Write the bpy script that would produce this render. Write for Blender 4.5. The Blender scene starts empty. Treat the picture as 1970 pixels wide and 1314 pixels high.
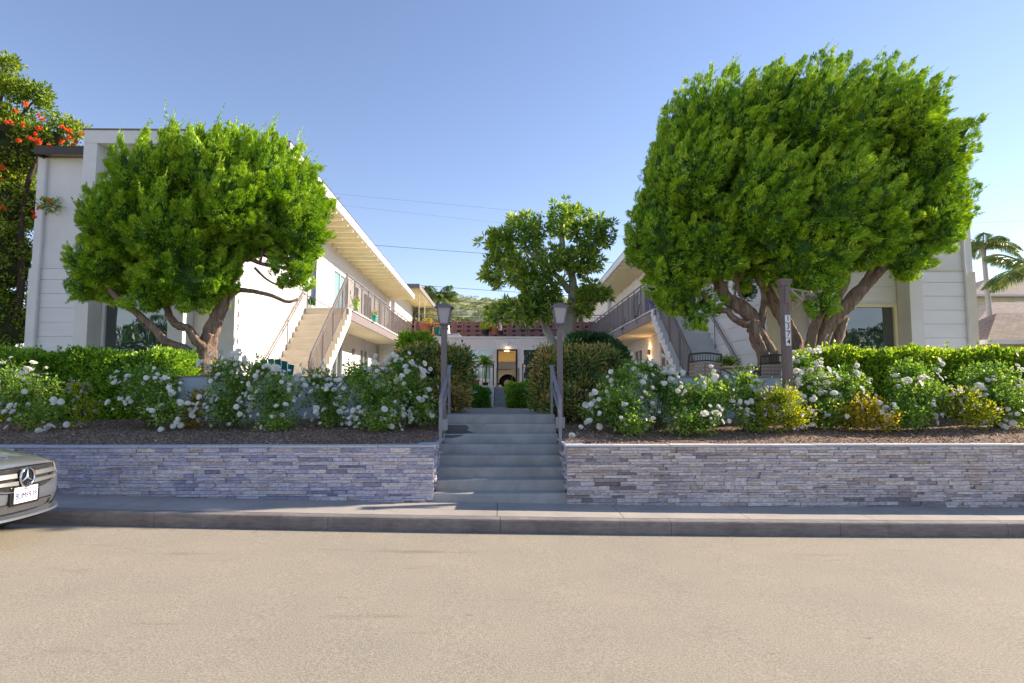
import bpy, bmesh, math, random
import numpy as np
from mathutils import Vector, Matrix, noise as mnoise

R = math.radians
# ------------------------------------------------------------------ camera
F = 1200.0                      # focal length in pixels of the 1970 px wide photo
PITCH = math.atan(98 / F)
YAW = math.atan(22 / F)
CAMZ = 1.70
scene = bpy.context.scene
cam_data = bpy.data.cameras.new("camera")
cam = bpy.data.objects.new("camera", cam_data)
scene.collection.objects.link(cam)
cam.location = (0, 0, CAMZ)
cam.rotation_euler = (math.pi / 2 + PITCH, 0, -YAW)
cam_data.sensor_width = 36
cam_data.lens = 36 * F / 1970
cam_data.clip_start = 0.05
cam_data.clip_end = 6000
scene.camera = cam

# ------------------------------------------------------------------ light
SUN = Vector((1.0, 0.33, 0.52)).normalized()      # direction towards the sun
world = bpy.data.worlds.new("World")
scene.world = world
world.use_nodes = True
wn = world.node_tree
sky = wn.nodes.new("ShaderNodeTexSky")
sky.sky_type = 'NISHITA'
sky.sun_disc = False
sky.sun_elevation = math.asin(SUN.z)
sky.sun_rotation = math.atan2(SUN.x, SUN.y)
sky.altitude = 300
sky.air_density = 1.0
sky.dust_density = 0.05
sky.ozone_density = 2.0
bg = wn.nodes["Background"]
bg.inputs["Strength"].default_value = 0.122
tint = wn.nodes.new("ShaderNodeMix"); tint.data_type = 'RGBA'; tint.blend_type = 'MULTIPLY'
tint.inputs[0].default_value = 1.0
tint.inputs[7].default_value = (1.0, 0.87, 0.89, 1)      # the faintly violet air of the photo
wn.links.new(sky.outputs[0], tint.inputs[6])
wn.links.new(tint.outputs[2], bg.inputs["Color"])
sd = bpy.data.lights.new("sun", 'SUN')
sd.energy = 5.0
sd.angle = R(0.55)
sd.color = (1.0, 0.86, 0.68)
sun = bpy.data.objects.new("sun", sd)
scene.collection.objects.link(sun)
sun.rotation_euler = (-SUN).to_track_quat('-Z', 'Y').to_euler()
sun.location = (30, 10, 30)
scene.view_settings.view_transform = 'Standard'
scene.view_settings.look = 'None'
scene.view_settings.gamma = 1
scene.view_settings.exposure = 1.1
scene.cycles.max_bounces = 12
scene.cycles.diffuse_bounces = 8

COL = scene.collection


def P(px, py, Y):
    """point at depth Y that the photo shows at pixel (px, py)"""
    a = (px - 985) / F
    b = -(py - 657) / F
    sp, cp, sy, cy = math.sin(PITCH), math.cos(PITCH), math.sin(YAW), math.cos(YAW)
    d = Vector((sy * cp + a * cy - b * sy * sp, cy * cp - a * sy - b * cy * sp, sp + b * cp))
    d *= Y / d.y
    return Vector((d.x, d.y, d.z + CAMZ))


# ------------------------------------------------------------------ objects
def T(name, label, cat, loc=(0, 0, 0), group=None, kind=None):
    o = bpy.data.objects.new(name, None)
    COL.objects.link(o)
    o.location = loc
    o.empty_display_size = 0.2
    o['label'] = label
    o['category'] = cat
    if group: o['group'] = group
    if kind: o['kind'] = kind
    return o


def tag(o, label, cat, group=None, kind=None):
    if label: o['label'] = label
    if cat: o['category'] = cat
    if group: o['group'] = group
    if kind: o['kind'] = kind
    return o


def wloc(o):
    v = Vector((0, 0, 0))
    while o is not None:
        v = v + Vector(o.location)
        o = o.parent
    return v


class MB:
    """collects shapes in world coordinates and links them as one mesh object"""
    def __init__(s):
        s.v = []; s.f = []; s.mi = []; s.cur = 0

    def add(s, vs, fs):
        o = len(s.v)
        s.v += [tuple(v) for v in vs]
        s.f += [tuple(i + o for i in f) for f in fs]
        s.mi += [s.cur] * len(fs)
        return s

    def box(s, x0, x1, y0, y1, z0, z1):
        x0, x1 = min(x0, x1), max(x0, x1); y0, y1 = min(y0, y1), max(y0, y1); z0, z1 = min(z0, z1), max(z0, z1)
        v = [(x0, y0, z0), (x1, y0, z0), (x1, y1, z0), (x0, y1, z0), (x0, y0, z1), (x1, y0, z1), (x1, y1, z1), (x0, y1, z1)]
        return s.add(v, [(3, 2, 1, 0), (4, 5, 6, 7), (0, 1, 5, 4), (1, 2, 6, 5), (2, 3, 7, 6), (3, 0, 4, 7)])

    def hexa(s, v):
        return s.add(v, [(3, 2, 1, 0), (4, 5, 6, 7), (0, 1, 5, 4), (1, 2, 6, 5), (2, 3, 7, 6), (3, 0, 4, 7)])

    def bar(s, a, b, w, h=None, up=(0, 0, 1)):
        a, b = Vector(a), Vector(b); h = h or w
        d = (b - a).normalized(); up = Vector(up)
        if abs(d.dot(up)) > .98: up = Vector((0, 1, 0))
        x = d.cross(up).normalized(); y = x.cross(d).normalized()
        c = [x * w / 2 * i + y * h / 2 * j for i, j in ((-1, -1), (1, -1), (1, 1), (-1, 1))]
        return s.add([a + k for k in c] + [b + k for k in c],
                     [(3, 2, 1, 0), (4, 5, 6, 7), (0, 1, 5, 4), (1, 2, 6, 5), (2, 3, 7, 6), (3, 0, 4, 7)])

    def tube(s, pts, rad, n=8, wob=0.0, seed=0, cap=True):
        pts = [Vector(p) for p in pts]
        if not isinstance(rad, (list, tuple)): rad = [rad] * len(pts)
        rng = random.Random(seed)
        V = []; Fc = []
        ref = Vector((0.31, 0.77, 0.2)).normalized()
        for i, p in enumerate(pts):
            d = (pts[min(i + 1, len(pts) - 1)] - pts[max(i - 1, 0)]).normalized()
            x = d.cross(ref)
            if x.length < .1: x = d.cross(Vector((1, 0, 0)))
            x.normalize(); y = d.cross(x).normalized()
            for k in range(n):
                a = 2 * math.pi * k / n
                r = rad[i] * (1 + wob * (rng.random() - .5) + (wob * .6 * math.sin(a * 3 + i * .25 + seed) if wob else 0))
                V.append(p + x * math.cos(a) * r + y * math.sin(a) * r)
        for i in range(len(pts) - 1):
            for k in range(n):
                k2 = (k + 1) % n
                Fc.append((i * n + k, i * n + k2, (i + 1) * n + k2, (i + 1) * n + k))
        if cap:
            Fc.append(tuple(range(n - 1, -1, -1)))
            Fc.append(tuple((len(pts) - 1) * n + k for k in range(n)))
        return s.add(V, Fc)

    def lathe(s, c, prof, n=16, sx=1, sy=1):
        """prof = [(r, z), ...] around vertical axis at c"""
        c = Vector(c); V = []; Fc = []
        for r, z in prof:
            for k in range(n):
                a = 2 * math.pi * k / n
                V.append((c.x + r * sx * math.cos(a), c.y + r * sy * math.sin(a), c.z + z))
        for i in range(len(prof) - 1):
            for k in range(n):
                k2 = (k + 1) % n
                Fc.append((i * n + k, i * n + k2, (i + 1) * n + k2, (i + 1) * n + k))
        Fc.append(tuple(range(n - 1, -1, -1)))
        Fc.append(tuple((len(prof) - 1) * n + k for k in range(n)))
        return s.add(V, Fc)

    def prism(s, poly, axis, a, b):
        """poly in the two other axes, extruded along axis from a to b"""
        n = len(poly); V = []
        for t in (a, b):
            for (u, w) in poly:
                V.append((t, u, w) if axis == 'x' else (u, t, w) if axis == 'y' else (u, w, t))
        Fc = [tuple(range(n - 1, -1, -1)), tuple(range(n, 2 * n))]
        Fc += [(i, (i + 1) % n, n + (i + 1) % n, n + i) for i in range(n)]
        return s.add(V, Fc)

    def wall(s, axis, c0, c1, u0, u1, z0, z1, holes=()):
        """wall slab between c0 and c1 along axis ('x' = slab thin in x), with rectangular holes (ua, ub, za, zb)"""
        us = sorted({u0, u1} | {h[0] for h in holes} | {h[1] for h in holes})
        zs = sorted({z0, z1} | {h[2] for h in holes} | {h[3] for h in holes})
        us = [u for u in us if u0 <= u <= u1]; zs = [z for z in zs if z0 <= z <= z1]
        for i in range(len(us) - 1):
            for j in range(len(zs) - 1):
                um = (us[i] + us[i + 1]) / 2; zm = (zs[j] + zs[j + 1]) / 2
                if any(h[0] < um < h[1] and h[2] < zm < h[3] for h in holes): continue
                if axis == 'x': s.box(c0, c1, us[i], us[i + 1], zs[j], zs[j + 1])
                else: s.box(us[i], us[i + 1], c0, c1, zs[j], zs[j + 1])
        return s

    def build(s, name, mats, parent=None, smooth=False, bevel=0.0, merge=False):
        off = wloc(parent) if parent else Vector((0, 0, 0))
        me = bpy.data.meshes.new(name)
        me.from_pydata([(v[0] - off.x, v[1] - off.y, v[2] - off.z) for v in s.v], [], s.f)
        if not isinstance(mats, (list, tuple)): mats = [mats]
        for m in mats: me.materials.append(m)
        if len(mats) > 1: me.polygons.foreach_set('material_index', s.mi)
        bm = bmesh.new(); bm.from_mesh(me)
        if merge: bmesh.ops.remove_doubles(bm, verts=bm.verts, dist=1e-4)
        bmesh.ops.recalc_face_normals(bm, faces=bm.faces)
        bm.to_mesh(me); bm.free()
        if smooth: me.polygons.foreach_set('use_smooth', [True] * len(me.polygons))
        o = bpy.data.objects.new(name, me)
        COL.objects.link(o)
        if parent: o.parent = parent
        if bevel:
            b = o.modifiers.new('bevel', 'BEVEL'); b.width = bevel; b.segments = 2; b.limit_method = 'ANGLE'; b.angle_limit = R(40)
        return o


def np_mesh(name, V, Fq, mats, parent=None, mi=None, smooth=False, cols=None):
    off = wloc(parent) if parent else Vector((0, 0, 0))
    V = np.asarray(V, dtype=np.float32) - np.array(off, dtype=np.float32)
    Fq = np.asarray(Fq, dtype=np.int32)
    me = bpy.data.meshes.new(name)
    k = Fq.shape[1]; n = len(Fq)
    me.vertices.add(len(V)); me.vertices.foreach_set('co', V.ravel())
    me.loops.add(n * k); me.loops.foreach_set('vertex_index', Fq.ravel())
    me.polygons.add(n)
    me.polygons.foreach_set('loop_start', np.arange(n, dtype=np.int32) * k)
    me.polygons.foreach_set('loop_total', np.full(n, k, dtype=np.int32))
    if not isinstance(mats, (list, tuple)): mats = [mats]
    for m in mats: me.materials.append(m)
    if mi is not None: me.polygons.foreach_set('material_index', np.asarray(mi, dtype=np.int32))
    if smooth: me.polygons.foreach_set('use_smooth', np.ones(n, dtype=bool))
    me.update(calc_edges=True); me.validate()
    o = bpy.data.objects.new(name, me); COL.objects.link(o)
    if parent: o.parent = parent
    return o


def text_mesh(name, body, size, mat, parent, loc, rot, depth=0.001, sx=1.0, bold=0.0, align='CENTER'):
    c = bpy.data.curves.new(name, 'FONT'); c.body = body; c.size = size; c.extrude = depth; c.offset = bold
    c.align_x = align; c.align_y = 'CENTER'; c.resolution_u = 3
    o = bpy.data.objects.new(name, c); COL.objects.link(o)
    dg = bpy.context.evaluated_depsgraph_get()
    me = bpy.data.meshes.new_from_object(o.evaluated_get(dg))
    COL.objects.unlink(o); bpy.data.objects.remove(o)
    M = Matrix.Translation(Vector(loc) - (wloc(parent) if parent else Vector())) @ rot @ Matrix.Diagonal((sx, 1, 1, 1))
    me.transform(M); me.materials.clear(); me.materials.append(mat); me.name = name
    t = bpy.data.objects.new(name, me); COL.objects.link(t)
    if parent: t.parent = parent
    return t


# ------------------------------------------------------------------ materials
def newmat(name):
    m = bpy.data.materials.new(name); m.use_nodes = True
    nt = m.node_tree
    return m, nt, nt.nodes["Principled BSDF"]


def N(nt, t, **kw):
    n = nt.nodes.new(t)
    for k, v in kw.items():
        if k in n.inputs: n.inputs[k].default_value = v
        else: setattr(n, k, v)
    return n


def ramp(nt, stops):
    r = nt.nodes.new("ShaderNodeValToRGB")
    while len(r.color_ramp.elements) < len(stops): r.color_ramp.elements.new(.5)
    for e, (p, c) in zip(r.color_ramp.elements, stops):
        e.position = p; e.color = (*c, 1) if len(c) == 3 else c
    return r


def pm(name, col, rough=.75, var=.12, scale=2.5, bump=.0, bscale=60, metal=0., spec=.4, coat=0., stretch=(1, 1, 1), grime=0.):
    m, nt, b = newmat(name)
    L = nt.links.new
    tc = N(nt, "ShaderNodeTexCoord"); mp = N(nt, "ShaderNodeMapping"); mp.inputs['Scale'].default_value = stretch
    L(tc.outputs['Object'], mp.inputs[0])
    n1 = N(nt, "ShaderNodeTexNoise", Scale=scale, Detail=6.0, Roughness=.65); L(mp.outputs[0], n1.inputs['Vector'])
    lo = tuple(c * (1 - var) for c in col); hi = tuple(min(1, c * (1 + var)) for c in col)
    r = ramp(nt, [(.3, lo), (.7, hi)]); L(n1.outputs['Fac'], r.inputs[0])
    out = r.outputs[0]
    if grime:
        n2 = N(nt, "ShaderNodeTexNoise", Scale=scale * .35, Detail=8.0, Roughness=.7); L(mp.outputs[0], n2.inputs['Vector'])
        r2 = ramp(nt, [(.45, (1, 1, 1)), (.75, (1 - grime,) * 3)]); L(n2.outputs['Fac'], r2.inputs[0])
        mx = N(nt, "ShaderNodeMix", data_type='RGBA', blend_type='MULTIPLY'); mx.inputs[0].default_value = 1
        L(out, mx.inputs[6]); L(r2.outputs[0], mx.inputs[7]); out = mx.outputs[2]
    L(out, b.inputs['Base Color'])
    b.inputs['Roughness'].default_value = rough
    b.inputs['Metallic'].default_value = metal
    b.inputs['Specular IOR Level'].default_value = spec
    b.inputs['Coat Weight'].default_value = coat
    if bump:
        n3 = N(nt, "ShaderNodeTexNoise", Scale=bscale, Detail=4.0); L(mp.outputs[0], n3.inputs['Vector'])
        bp = N(nt, "ShaderNodeBump", Strength=bump, Distance=.02); L(n3.outputs['Fac'], bp.inputs['Height']); L(bp.outputs[0], b.inputs['Normal'])
    return m


def leafmat(name, cols, trans=.35, rough=.5, clump=(.75, 1.25), cscale=1.4, spec=.35):
    """cols: dark to light leaf colours, picked per leaf and shifted per clump"""
    m, nt, b = newmat(name); L = nt.links.new
    g = N(nt, "ShaderNodeNewGeometry")
    tc = N(nt, "ShaderNodeTexCoord")
    n1 = N(nt, "ShaderNodeTexNoise", Scale=cscale, Detail=3.0); L(tc.outputs['Object'], n1.inputs['Vector'])
    ad = N(nt, "ShaderNodeMath", operation='MULTIPLY_ADD'); L(n1.outputs['Fac'], ad.inputs[0]); ad.inputs[1].default_value = 1.3; ad.inputs[2].default_value = -.65
    ad2 = N(nt, "ShaderNodeMath", operation='ADD', use_clamp=True); L(g.outputs['Random Per Island'], ad2.inputs[0]); L(ad.outputs[0], ad2.inputs[1])
    n = len(cols)
    r = ramp(nt, [(i / (n - 1), c) for i, c in enumerate(cols)]); L(ad2.outputs[0], r.inputs[0])
    L(r.outputs[0], b.inputs['Base Color'])
    b.inputs['Roughness'].default_value = rough
    b.inputs['Specular IOR Level'].default_value = spec
    tr = N(nt, "ShaderNodeBsdfTranslucent")
    hs = N(nt, "ShaderNodeMix", data_type='RGBA', blend_type='MULTIPLY'); hs.inputs[0].default_value = 1
    L(r.outputs[0], hs.inputs[6]); hs.inputs[7].default_value = (1.5, 1.5, .6, 1)
    L(hs.outputs[2], tr.inputs[0])
    mx = N(nt, "ShaderNodeMixShader"); mx.inputs[0].default_value = trans
    L(b.outputs[0], mx.inputs[1]); L(tr.outputs[0], mx.inputs[2])
    L(mx.outputs[0], nt.nodes['Material Output'].inputs[0])
    return m


def barkmat(name, c0, c1, sc=13, st=(1, 1, .14), bump=1.6):
    m, nt, b = newmat(name); L = nt.links.new
    tc = N(nt, "ShaderNodeTexCoord"); mp = N(nt, "ShaderNodeMapping"); mp.inputs['Scale'].default_value = st
    L(tc.outputs['Object'], mp.inputs[0])
    n1 = N(nt, "ShaderNodeTexNoise", Scale=sc, Detail=8.0, Roughness=.7, Distortion=1.2); L(mp.outputs[0], n1.inputs['Vector'])
    r = ramp(nt, [(.3, c0), (.7, c1)]); L(n1.outputs['Fac'], r.inputs[0]); L(r.outputs[0], b.inputs['Base Color'])
    b.inputs['Roughness'].default_value = .9; b.inputs['Specular IOR Level'].default_value = .15
    bp = N(nt, "ShaderNodeBump", Strength=bump, Distance=.05); L(n1.outputs['Fac'], bp.inputs['Height']); L(bp.outputs[0], b.inputs['Normal'])
    return m


MT = {}
MT['stucco'] = pm('painted stucco', (.75, .73, .70), .85, .06, 1.5, .25, 90)
MT['stucco_cream'] = pm('cream stucco', (.68, .61, .48), .85, .05, 1.5, .25, 90)
MT['boards'] = pm('painted boards', (.77, .76, .75), .7, .05, 1.2, .1, 30, stretch=(1, 1, 4))
MT['trimgrey'] = pm('trim paint', (.60, .60, .59), .7, .05, 2)
MT['soffit'] = pm('cream soffit paint', (.82, .74, .50), .7, .05, 2)
MT['taupe'] = pm('taupe paint', (.24, .20, .20), .6, .10, 5)
MT['railpaint'] = pm('taupe rail paint', (.22, .185, .18), .55, .1, 8)
MT['white'] = pm('white vinyl', (.78, .79, .80), .4, .03, 3)
MT['patio'] = pm('patio concrete', (.46, .43, .39), .85, .12, 1.5, .2, 60)
MT['stairpaint'] = pm('grey painted concrete', (.37, .37, .355), .55, .16, 3.0, .35, 50, grime=.32)
MT['stair_sunlit'] = pm('stair paint', (.70, .62, .50), .7, .06, 3, .15, 60)  # left flight: warm sunlight put into the paint colour
MT['stair_shade'] = pm('stair paint toned as shaded', (.66, .69, .72), .7, .06, 3, .15, 60)  # right flight: same paint, with bluish shade put into its colour
MT['lowwall'] = pm('grey blue wall paint', (.52, .57, .60), .8, .07, 1.5, .3, 50, grime=.12)
MT['dark'] = pm('dark interior', (.02, .02, .022), .8, .1, 3)
MT['black'] = pm('black metal', (.015, .015, .017), .5, .1, 5)
MT['darkbrown'] = pm('dark brown metal', (.06, .045, .04), .5, .1, 5)
MT['roofing'] = pm('flat roofing', (.22, .21, .20), .9, .15, 2, .3, 50)
MT['terracotta'] = pm('terracotta', (.42, .15, .08), .8, .15, 6, .2, 40)
MT['teal'] = pm('teal plastic', (.0, .16, .17), .5, .08, 5)
MT['post'] = pm('weathered taupe wood', (.19, .15, .14), .85, .25, 5, .6, 30, stretch=(4, 4, .6))
MT['lampmetal'] = pm('painted lamp metal', (.17, .145, .15), .5, .12, 8)
MT['railblue'] = pm('painted iron handrail', (.26, .235, .26), .5, .15, 8)
MT['rust'] = pm('weathered steel', (.30, .25, .22), .6, .3, 20)


def glassmat(name, col, rough=.02, wob=.02):
    m, nt, b = newmat(name); L = nt.links.new
    b.inputs['Base Color'].default_value = (*col, 1)
    b.inputs['Roughness'].default_value = rough
    b.inputs['Specular IOR Level'].default_value = 1.0
    b.inputs['IOR'].default_value = 1.8
    tc = N(nt, "ShaderNodeTexCoord")
    n = N(nt, "ShaderNodeTexNoise", Scale=1.3, Detail=1.0); L(tc.outputs['Object'], n.inputs['Vector'])
    bp = N(nt, "ShaderNodeBump", Strength=wob, Distance=.3); L(n.outputs['Fac'], bp.inputs['Height']); L(bp.outputs[0], b.inputs['Normal'])
    return m


MT['glass'] = glassmat('window glass', (.03, .045, .045), .01, .03)
MT['glass_blue'] = glassmat('pale blinds behind glass', (.22, .42, .48), .1, .05)
MT['frost'] = pm('frosted lamp glass', (.40, .40, .42), .35, .05, 6)

# asphalt
def asphalt():
    m, nt, b = newmat('asphalt'); L = nt.links.new
    tc = N(nt, "ShaderNodeTexCoord")
    n1 = N(nt, "ShaderNodeTexNoise", Scale=70.0, Detail=6.0, Roughness=.75); L(tc.outputs['Object'], n1.inputs['Vector'])
    n2 = N(nt, "ShaderNodeTexNoise", Scale=1.1, Detail=6.0, Roughness=.6); L(tc.outputs['Object'], n2.inputs['Vector'])
    vo = N(nt, "ShaderNodeTexVoronoi", Scale=130.0); L(tc.outputs['Object'], vo.inputs['Vector'])
    mp = N(nt, "ShaderNodeMapping"); mp.inputs['Scale'].default_value = (.35, 2.2, 1); L(tc.outputs['Object'], mp.inputs[0])
    n3 = N(nt, "ShaderNodeTexNoise", Scale=2.2, Detail=5.0, Roughness=.6); L(mp.outputs[0], n3.inputs['Vector'])
    r1 = ramp(nt, [(.25, (.17, .15, .12)), (.5, (.335, .297, .235)), (.75, (.50, .455, .37))]); L(n1.outputs['Fac'], r1.inputs[0])
    r2 = ramp(nt, [(.3, (.93, .93, .95)), (.7, (1.05, 1.04, 1.02))]); L(n2.outputs['Fac'], r2.inputs[0])
    r3 = ramp(nt, [(0, (.45, .45, .45)), (.35, (1, 1, 1))]); L(vo.outputs['Distance'], r3.inputs[0])
    r4 = ramp(nt, [(.62, (1, 1, 1)), (.74, (.80, .75, .68))]); L(n3.outputs['Fac'], r4.inputs[0])
    a = r1.outputs[0]
    for r in (r2, r3, r4):
        mx = N(nt, "ShaderNodeMix", data_type='RGBA', blend_type='MULTIPLY'); mx.inputs[0].default_value = 1
        L(a, mx.inputs[6]); L(r.outputs[0], mx.inputs[7]); a = mx.outputs[2]
    L(a, b.inputs['Base Color'])
    b.inputs['Roughness'].default_value = .9; b.inputs['Specular IOR Level'].default_value = .2
    bp = N(nt, "ShaderNodeBump", Strength=.5, Distance=.008); L(n1.outputs['Fac'], bp.inputs['Height']); L(bp.outputs[0], b.inputs['Normal'])
    return m
MT['asphalt'] = asphalt()
MT['concrete'] = pm('sidewalk concrete', (.40, .36, .32), .85, .14, 1.8, .25, 80, grime=.2)
MT['curb'] = pm('curb concrete', (.20, .185, .18), .85, .2, 3, .3, 60, grime=.4, stretch=(1, 1, 1))
def curbmat():
    m, nt, b = newmat('worn curb concrete'); L = nt.links.new
    tc = N(nt, "ShaderNodeTexCoord")
    def nz(sc, st, det=6.0):
        mp = N(nt, "ShaderNodeMapping"); mp.inputs['Scale'].default_value = st; L(tc.outputs['Object'], mp.inputs[0])
        n = N(nt, "ShaderNodeTexNoise", Scale=sc, Detail=det, Roughness=.7); L(mp.outputs[0], n.inputs['Vector']); return n
    a = nz(1.2, (1, 1, 1)); r = ramp(nt, [(.3, (.15, .13, .125)), (.5, (.23, .20, .185)), (.7, (.30, .265, .24))]); L(a.outputs['Fac'], r.inputs[0]); out = r.outputs[0]
    for n, st in ((nz(9, (1, 1, .12)), [(.28, (.8, .78, .77)), (.42, (1, 1, 1)), (.72, (1, 1, 1)), (.78, (1.4, 1.4, 1.4))]), (nz(14, (.35, 1, 2.5)), [(.3, (.7, .7, .7)), (.6, (1.1, 1.1, 1.1))])):
        r = ramp(nt, st); L(n.outputs['Fac'], r.inputs[0])
        mx = N(nt, "ShaderNodeMix", data_type='RGBA', blend_type='MULTIPLY'); mx.inputs[0].default_value = 1
        L(out, mx.inputs[6]); L(r.outputs[0], mx.inputs[7]); out = mx.outputs[2]
    L(out, b.inputs['Base Color']); b.inputs['Roughness'].default_value = .9
    n = nz(60, (1, 1, 1)); bp = N(nt, "ShaderNodeBump", Strength=.5, Distance=.01); L(n.outputs['Fac'], bp.inputs['Height']); L(bp.outputs[0], b.inputs['Normal'])
    return m
MT['curb'] = curbmat()
MT['path'] = pm('path concrete', (.34, .30, .27), .85, .14, 2.5, .25, 60, grime=.2)


def mulch():
    m, nt, b = newmat('bark mulch'); L = nt.links.new
    tc = N(nt, "ShaderNodeTexCoord")
    v = N(nt, "ShaderNodeTexVoronoi", Scale=38.0, Randomness=1.0); L(tc.outputs['Object'], v.inputs['Vector'])
    n = N(nt, "ShaderNodeTexNoise", Scale=50.0, Detail=6.0); L(tc.outputs['Object'], n.inputs['Vector'])
    sp = N(nt, "ShaderNodeSeparateColor"); L(v.outputs['Color'], sp.inputs[0])
    r = ramp(nt, [(0, (.10, .058, .038)), (.6, (.26, .16, .105)), (1, (.46, .32, .22))]); L(sp.outputs[0], r.inputs[0])
    L(r.outputs[0], b.inputs['Base Color']); b.inputs['Roughness'].default_value = .95
    bp = N(nt, "ShaderNodeBump", Strength=1., Distance=.03); L(n.outputs['Fac'], bp.inputs['Height']); L(bp.outputs[0], b.inputs['Normal'])
    return m
MT['mulch'] = mulch()


def islandmat(name, stops, rough=.85, bump=.5, bscale=25, nvar=.25):
    m, nt, b = newmat(name); L = nt.links.new
    g = N(nt, "ShaderNodeNewGeometry"); tc = N(nt, "ShaderNodeTexCoord")
    mp = N(nt, "ShaderNodeMapping"); mp.inputs['Scale'].default_value = (1, 1, 3); L(tc.outputs['Object'], mp.inputs[0])
    n0 = N(nt, "ShaderNodeTexNoise", Scale=.55, Detail=2.0); L(tc.outputs['Object'], n0.inputs['Vector'])
    ad = N(nt, "ShaderNodeMath", operation='MULTIPLY_ADD'); L(n0.outputs['Fac'], ad.inputs[0]); ad.inputs[1].default_value = .8; ad.inputs[2].default_value = -.4
    ad2 = N(nt, "ShaderNodeMath", operation='ADD', use_clamp=True); L(g.outputs['Random Per Island'], ad2.inputs[0]); L(ad.outputs[0], ad2.inputs[1])
    r = ramp(nt, stops); L(ad2.outputs[0], r.inputs[0])
    n = N(nt, "ShaderNodeTexNoise", Scale=bscale, Detail=6.0, Roughness=.7); L(mp.outputs[0], n.inputs['Vector'])
    r2 = ramp(nt, [(.3, (1 - nvar,) * 3), (.7, (1 + nvar * .6,) * 3)]); L(n.outputs['Fac'], r2.inputs[0])
    mx = N(nt, "ShaderNodeMix", data_type='RGBA', blend_type='MULTIPLY'); mx.inputs[0].default_value = 1
    L(r.outputs[0], mx.inputs[6]); L(r2.outputs[0], mx.inputs[7]); L(mx.outputs[2], b.inputs['Base Color'])
    b.inputs['Roughness'].default_value = rough
    bp = N(nt, "ShaderNodeBump", Strength=bump, Distance=.02); L(n.outputs['Fac'], bp.inputs['Height']); L(bp.outputs[0], b.inputs['Normal'])
    return m
MT['ledger'] = islandmat('bluish ledger stone', [(0, (.34, .34, .46)), (.12, (.50, .49, .62)), (.3, (.68, .64, .74)), (.5, (.78, .73, .76)), (.68, (.60, .57, .66)), (.8, (.82, .76, .76)), (.92, (.58, .50, .50)), (1, (.88, .84, .84))], bump=1.0, bscale=18, nvar=.5)
MT['ledger_warm'] = islandmat('warm ledger stone', [(0, (.28, .25, .27)), (.12, (.50, .44, .46)), (.3, (.72, .65, .64)), (.5, (.82, .73, .68)), (.64, (.56, .52, .58)), (.78, (.80, .72, .69)), (.9, (.52, .42, .37)), (1, (.86, .80, .78))], bump=1.0, bscale=18, nvar=.5)
MT['chips'] = islandmat('mulch chips', [(0, (.09, .05, .032)), (.5, (.24, .15, .10)), (.85, (.44, .32, .23)), (1, (.60, .50, .40))], nvar=.2, bump=.1)
MT['breeze'] = pm('red breeze block', (.36, .165, .135), .85, .15, 2, .2, 40)
MT['coping'] = islandmat('coping slabs', [(0, (.42, .45, .52)), (.5, (.55, .55, .58)), (1, (.66, .64, .62))], bump=.4)

# foliage
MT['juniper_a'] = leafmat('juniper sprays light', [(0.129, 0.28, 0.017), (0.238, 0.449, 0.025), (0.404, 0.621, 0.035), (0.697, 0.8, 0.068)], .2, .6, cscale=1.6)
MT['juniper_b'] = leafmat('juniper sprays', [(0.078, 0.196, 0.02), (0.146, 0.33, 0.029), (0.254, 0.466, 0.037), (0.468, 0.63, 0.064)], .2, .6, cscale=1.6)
MT['hedge'] = leafmat('hedge leaves', [(0.073, 0.168, 0.021), (0.146, 0.314, 0.032), (0.269, 0.448, 0.043), (0.536, 0.673, 0.086)], .35, .4)
MT['hedge_lit'] = leafmat('hedge leaves coloured as sunlit', [(0.084, 0.193, 0.017), (0.189, 0.327, 0.025), (0.335, 0.462, 0.042), (0.586, 0.654, 0.084)], .4, .4)  # lit copy of the hedge leaves, sunlight put into a yellower colour
MT['boxhedge'] = leafmat('box hedge leaves', [(0.048, 0.144, 0.019), (0.096, 0.264, 0.024), (0.192, 0.408, 0.036)], .3, .4)
MT['rose_leaf'] = leafmat('rose leaves', [(0.07, 0.159, 0.033), (0.14, 0.281, 0.05), (0.252, 0.403, 0.066), (0.448, 0.525, 0.11)], .42, .28, spec=.7)
MT['bronze'] = leafmat('bronze shrub leaves', [(0.088, 0.158, 0.043), (0.211, 0.298, 0.068), (0.421, 0.386, 0.101), (0.737, 0.351, 0.186)], .3, .4)
MT['darkshrub'] = leafmat('dark shrub leaves', [(0.025, 0.074, 0.025), (0.046, 0.126, 0.038), (0.084, 0.189, 0.053)], .25, .35, spec=.5)
MT['lime'] = leafmat('lime leaves', [(0.12, 0.24, 0.018), (0.24, 0.384, 0.036), (0.384, 0.504, 0.06)], .45, .4)
MT['duranta'] = leafmat('golden leaves', [(0.081, 0.149, 0.017), (0.23, 0.31, 0.022), (0.437, 0.46, 0.033), (0.598, 0.54, 0.044)], .4, .5, cscale=3)
MT['duranta_y'] = leafmat('amber leaves', [(0.132, 0.154, 0.017), (0.374, 0.308, 0.022), (0.55, 0.418, 0.033), (0.638, 0.484, 0.055)], .4, .5, cscale=3)
MT['magnolia'] = leafmat('glossy tree leaves', [(0.083, 0.177, 0.036), (0.152, 0.278, 0.048), (0.276, 0.405, 0.061), (0.58, 0.632, 0.145)], .42, .3, spec=.6, cscale=1.0)
MT['flame'] = leafmat('flame tree leaves', [(.06, .12, .015), (.16, .25, .025), (.30, .38, .04), (.46, .50, .07)], .45, .45, cscale=.5)
MT['palm'] = leafmat('palm fronds', [(0.062, 0.146, 0.042), (0.146, 0.229, 0.062), (0.333, 0.354, 0.125)], .3, .4)
MT['redflower'] = leafmat('orange red petals', [(.55, .05, .02), (.75, .12, .03), (.85, .25, .06)], .35, .5)
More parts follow.
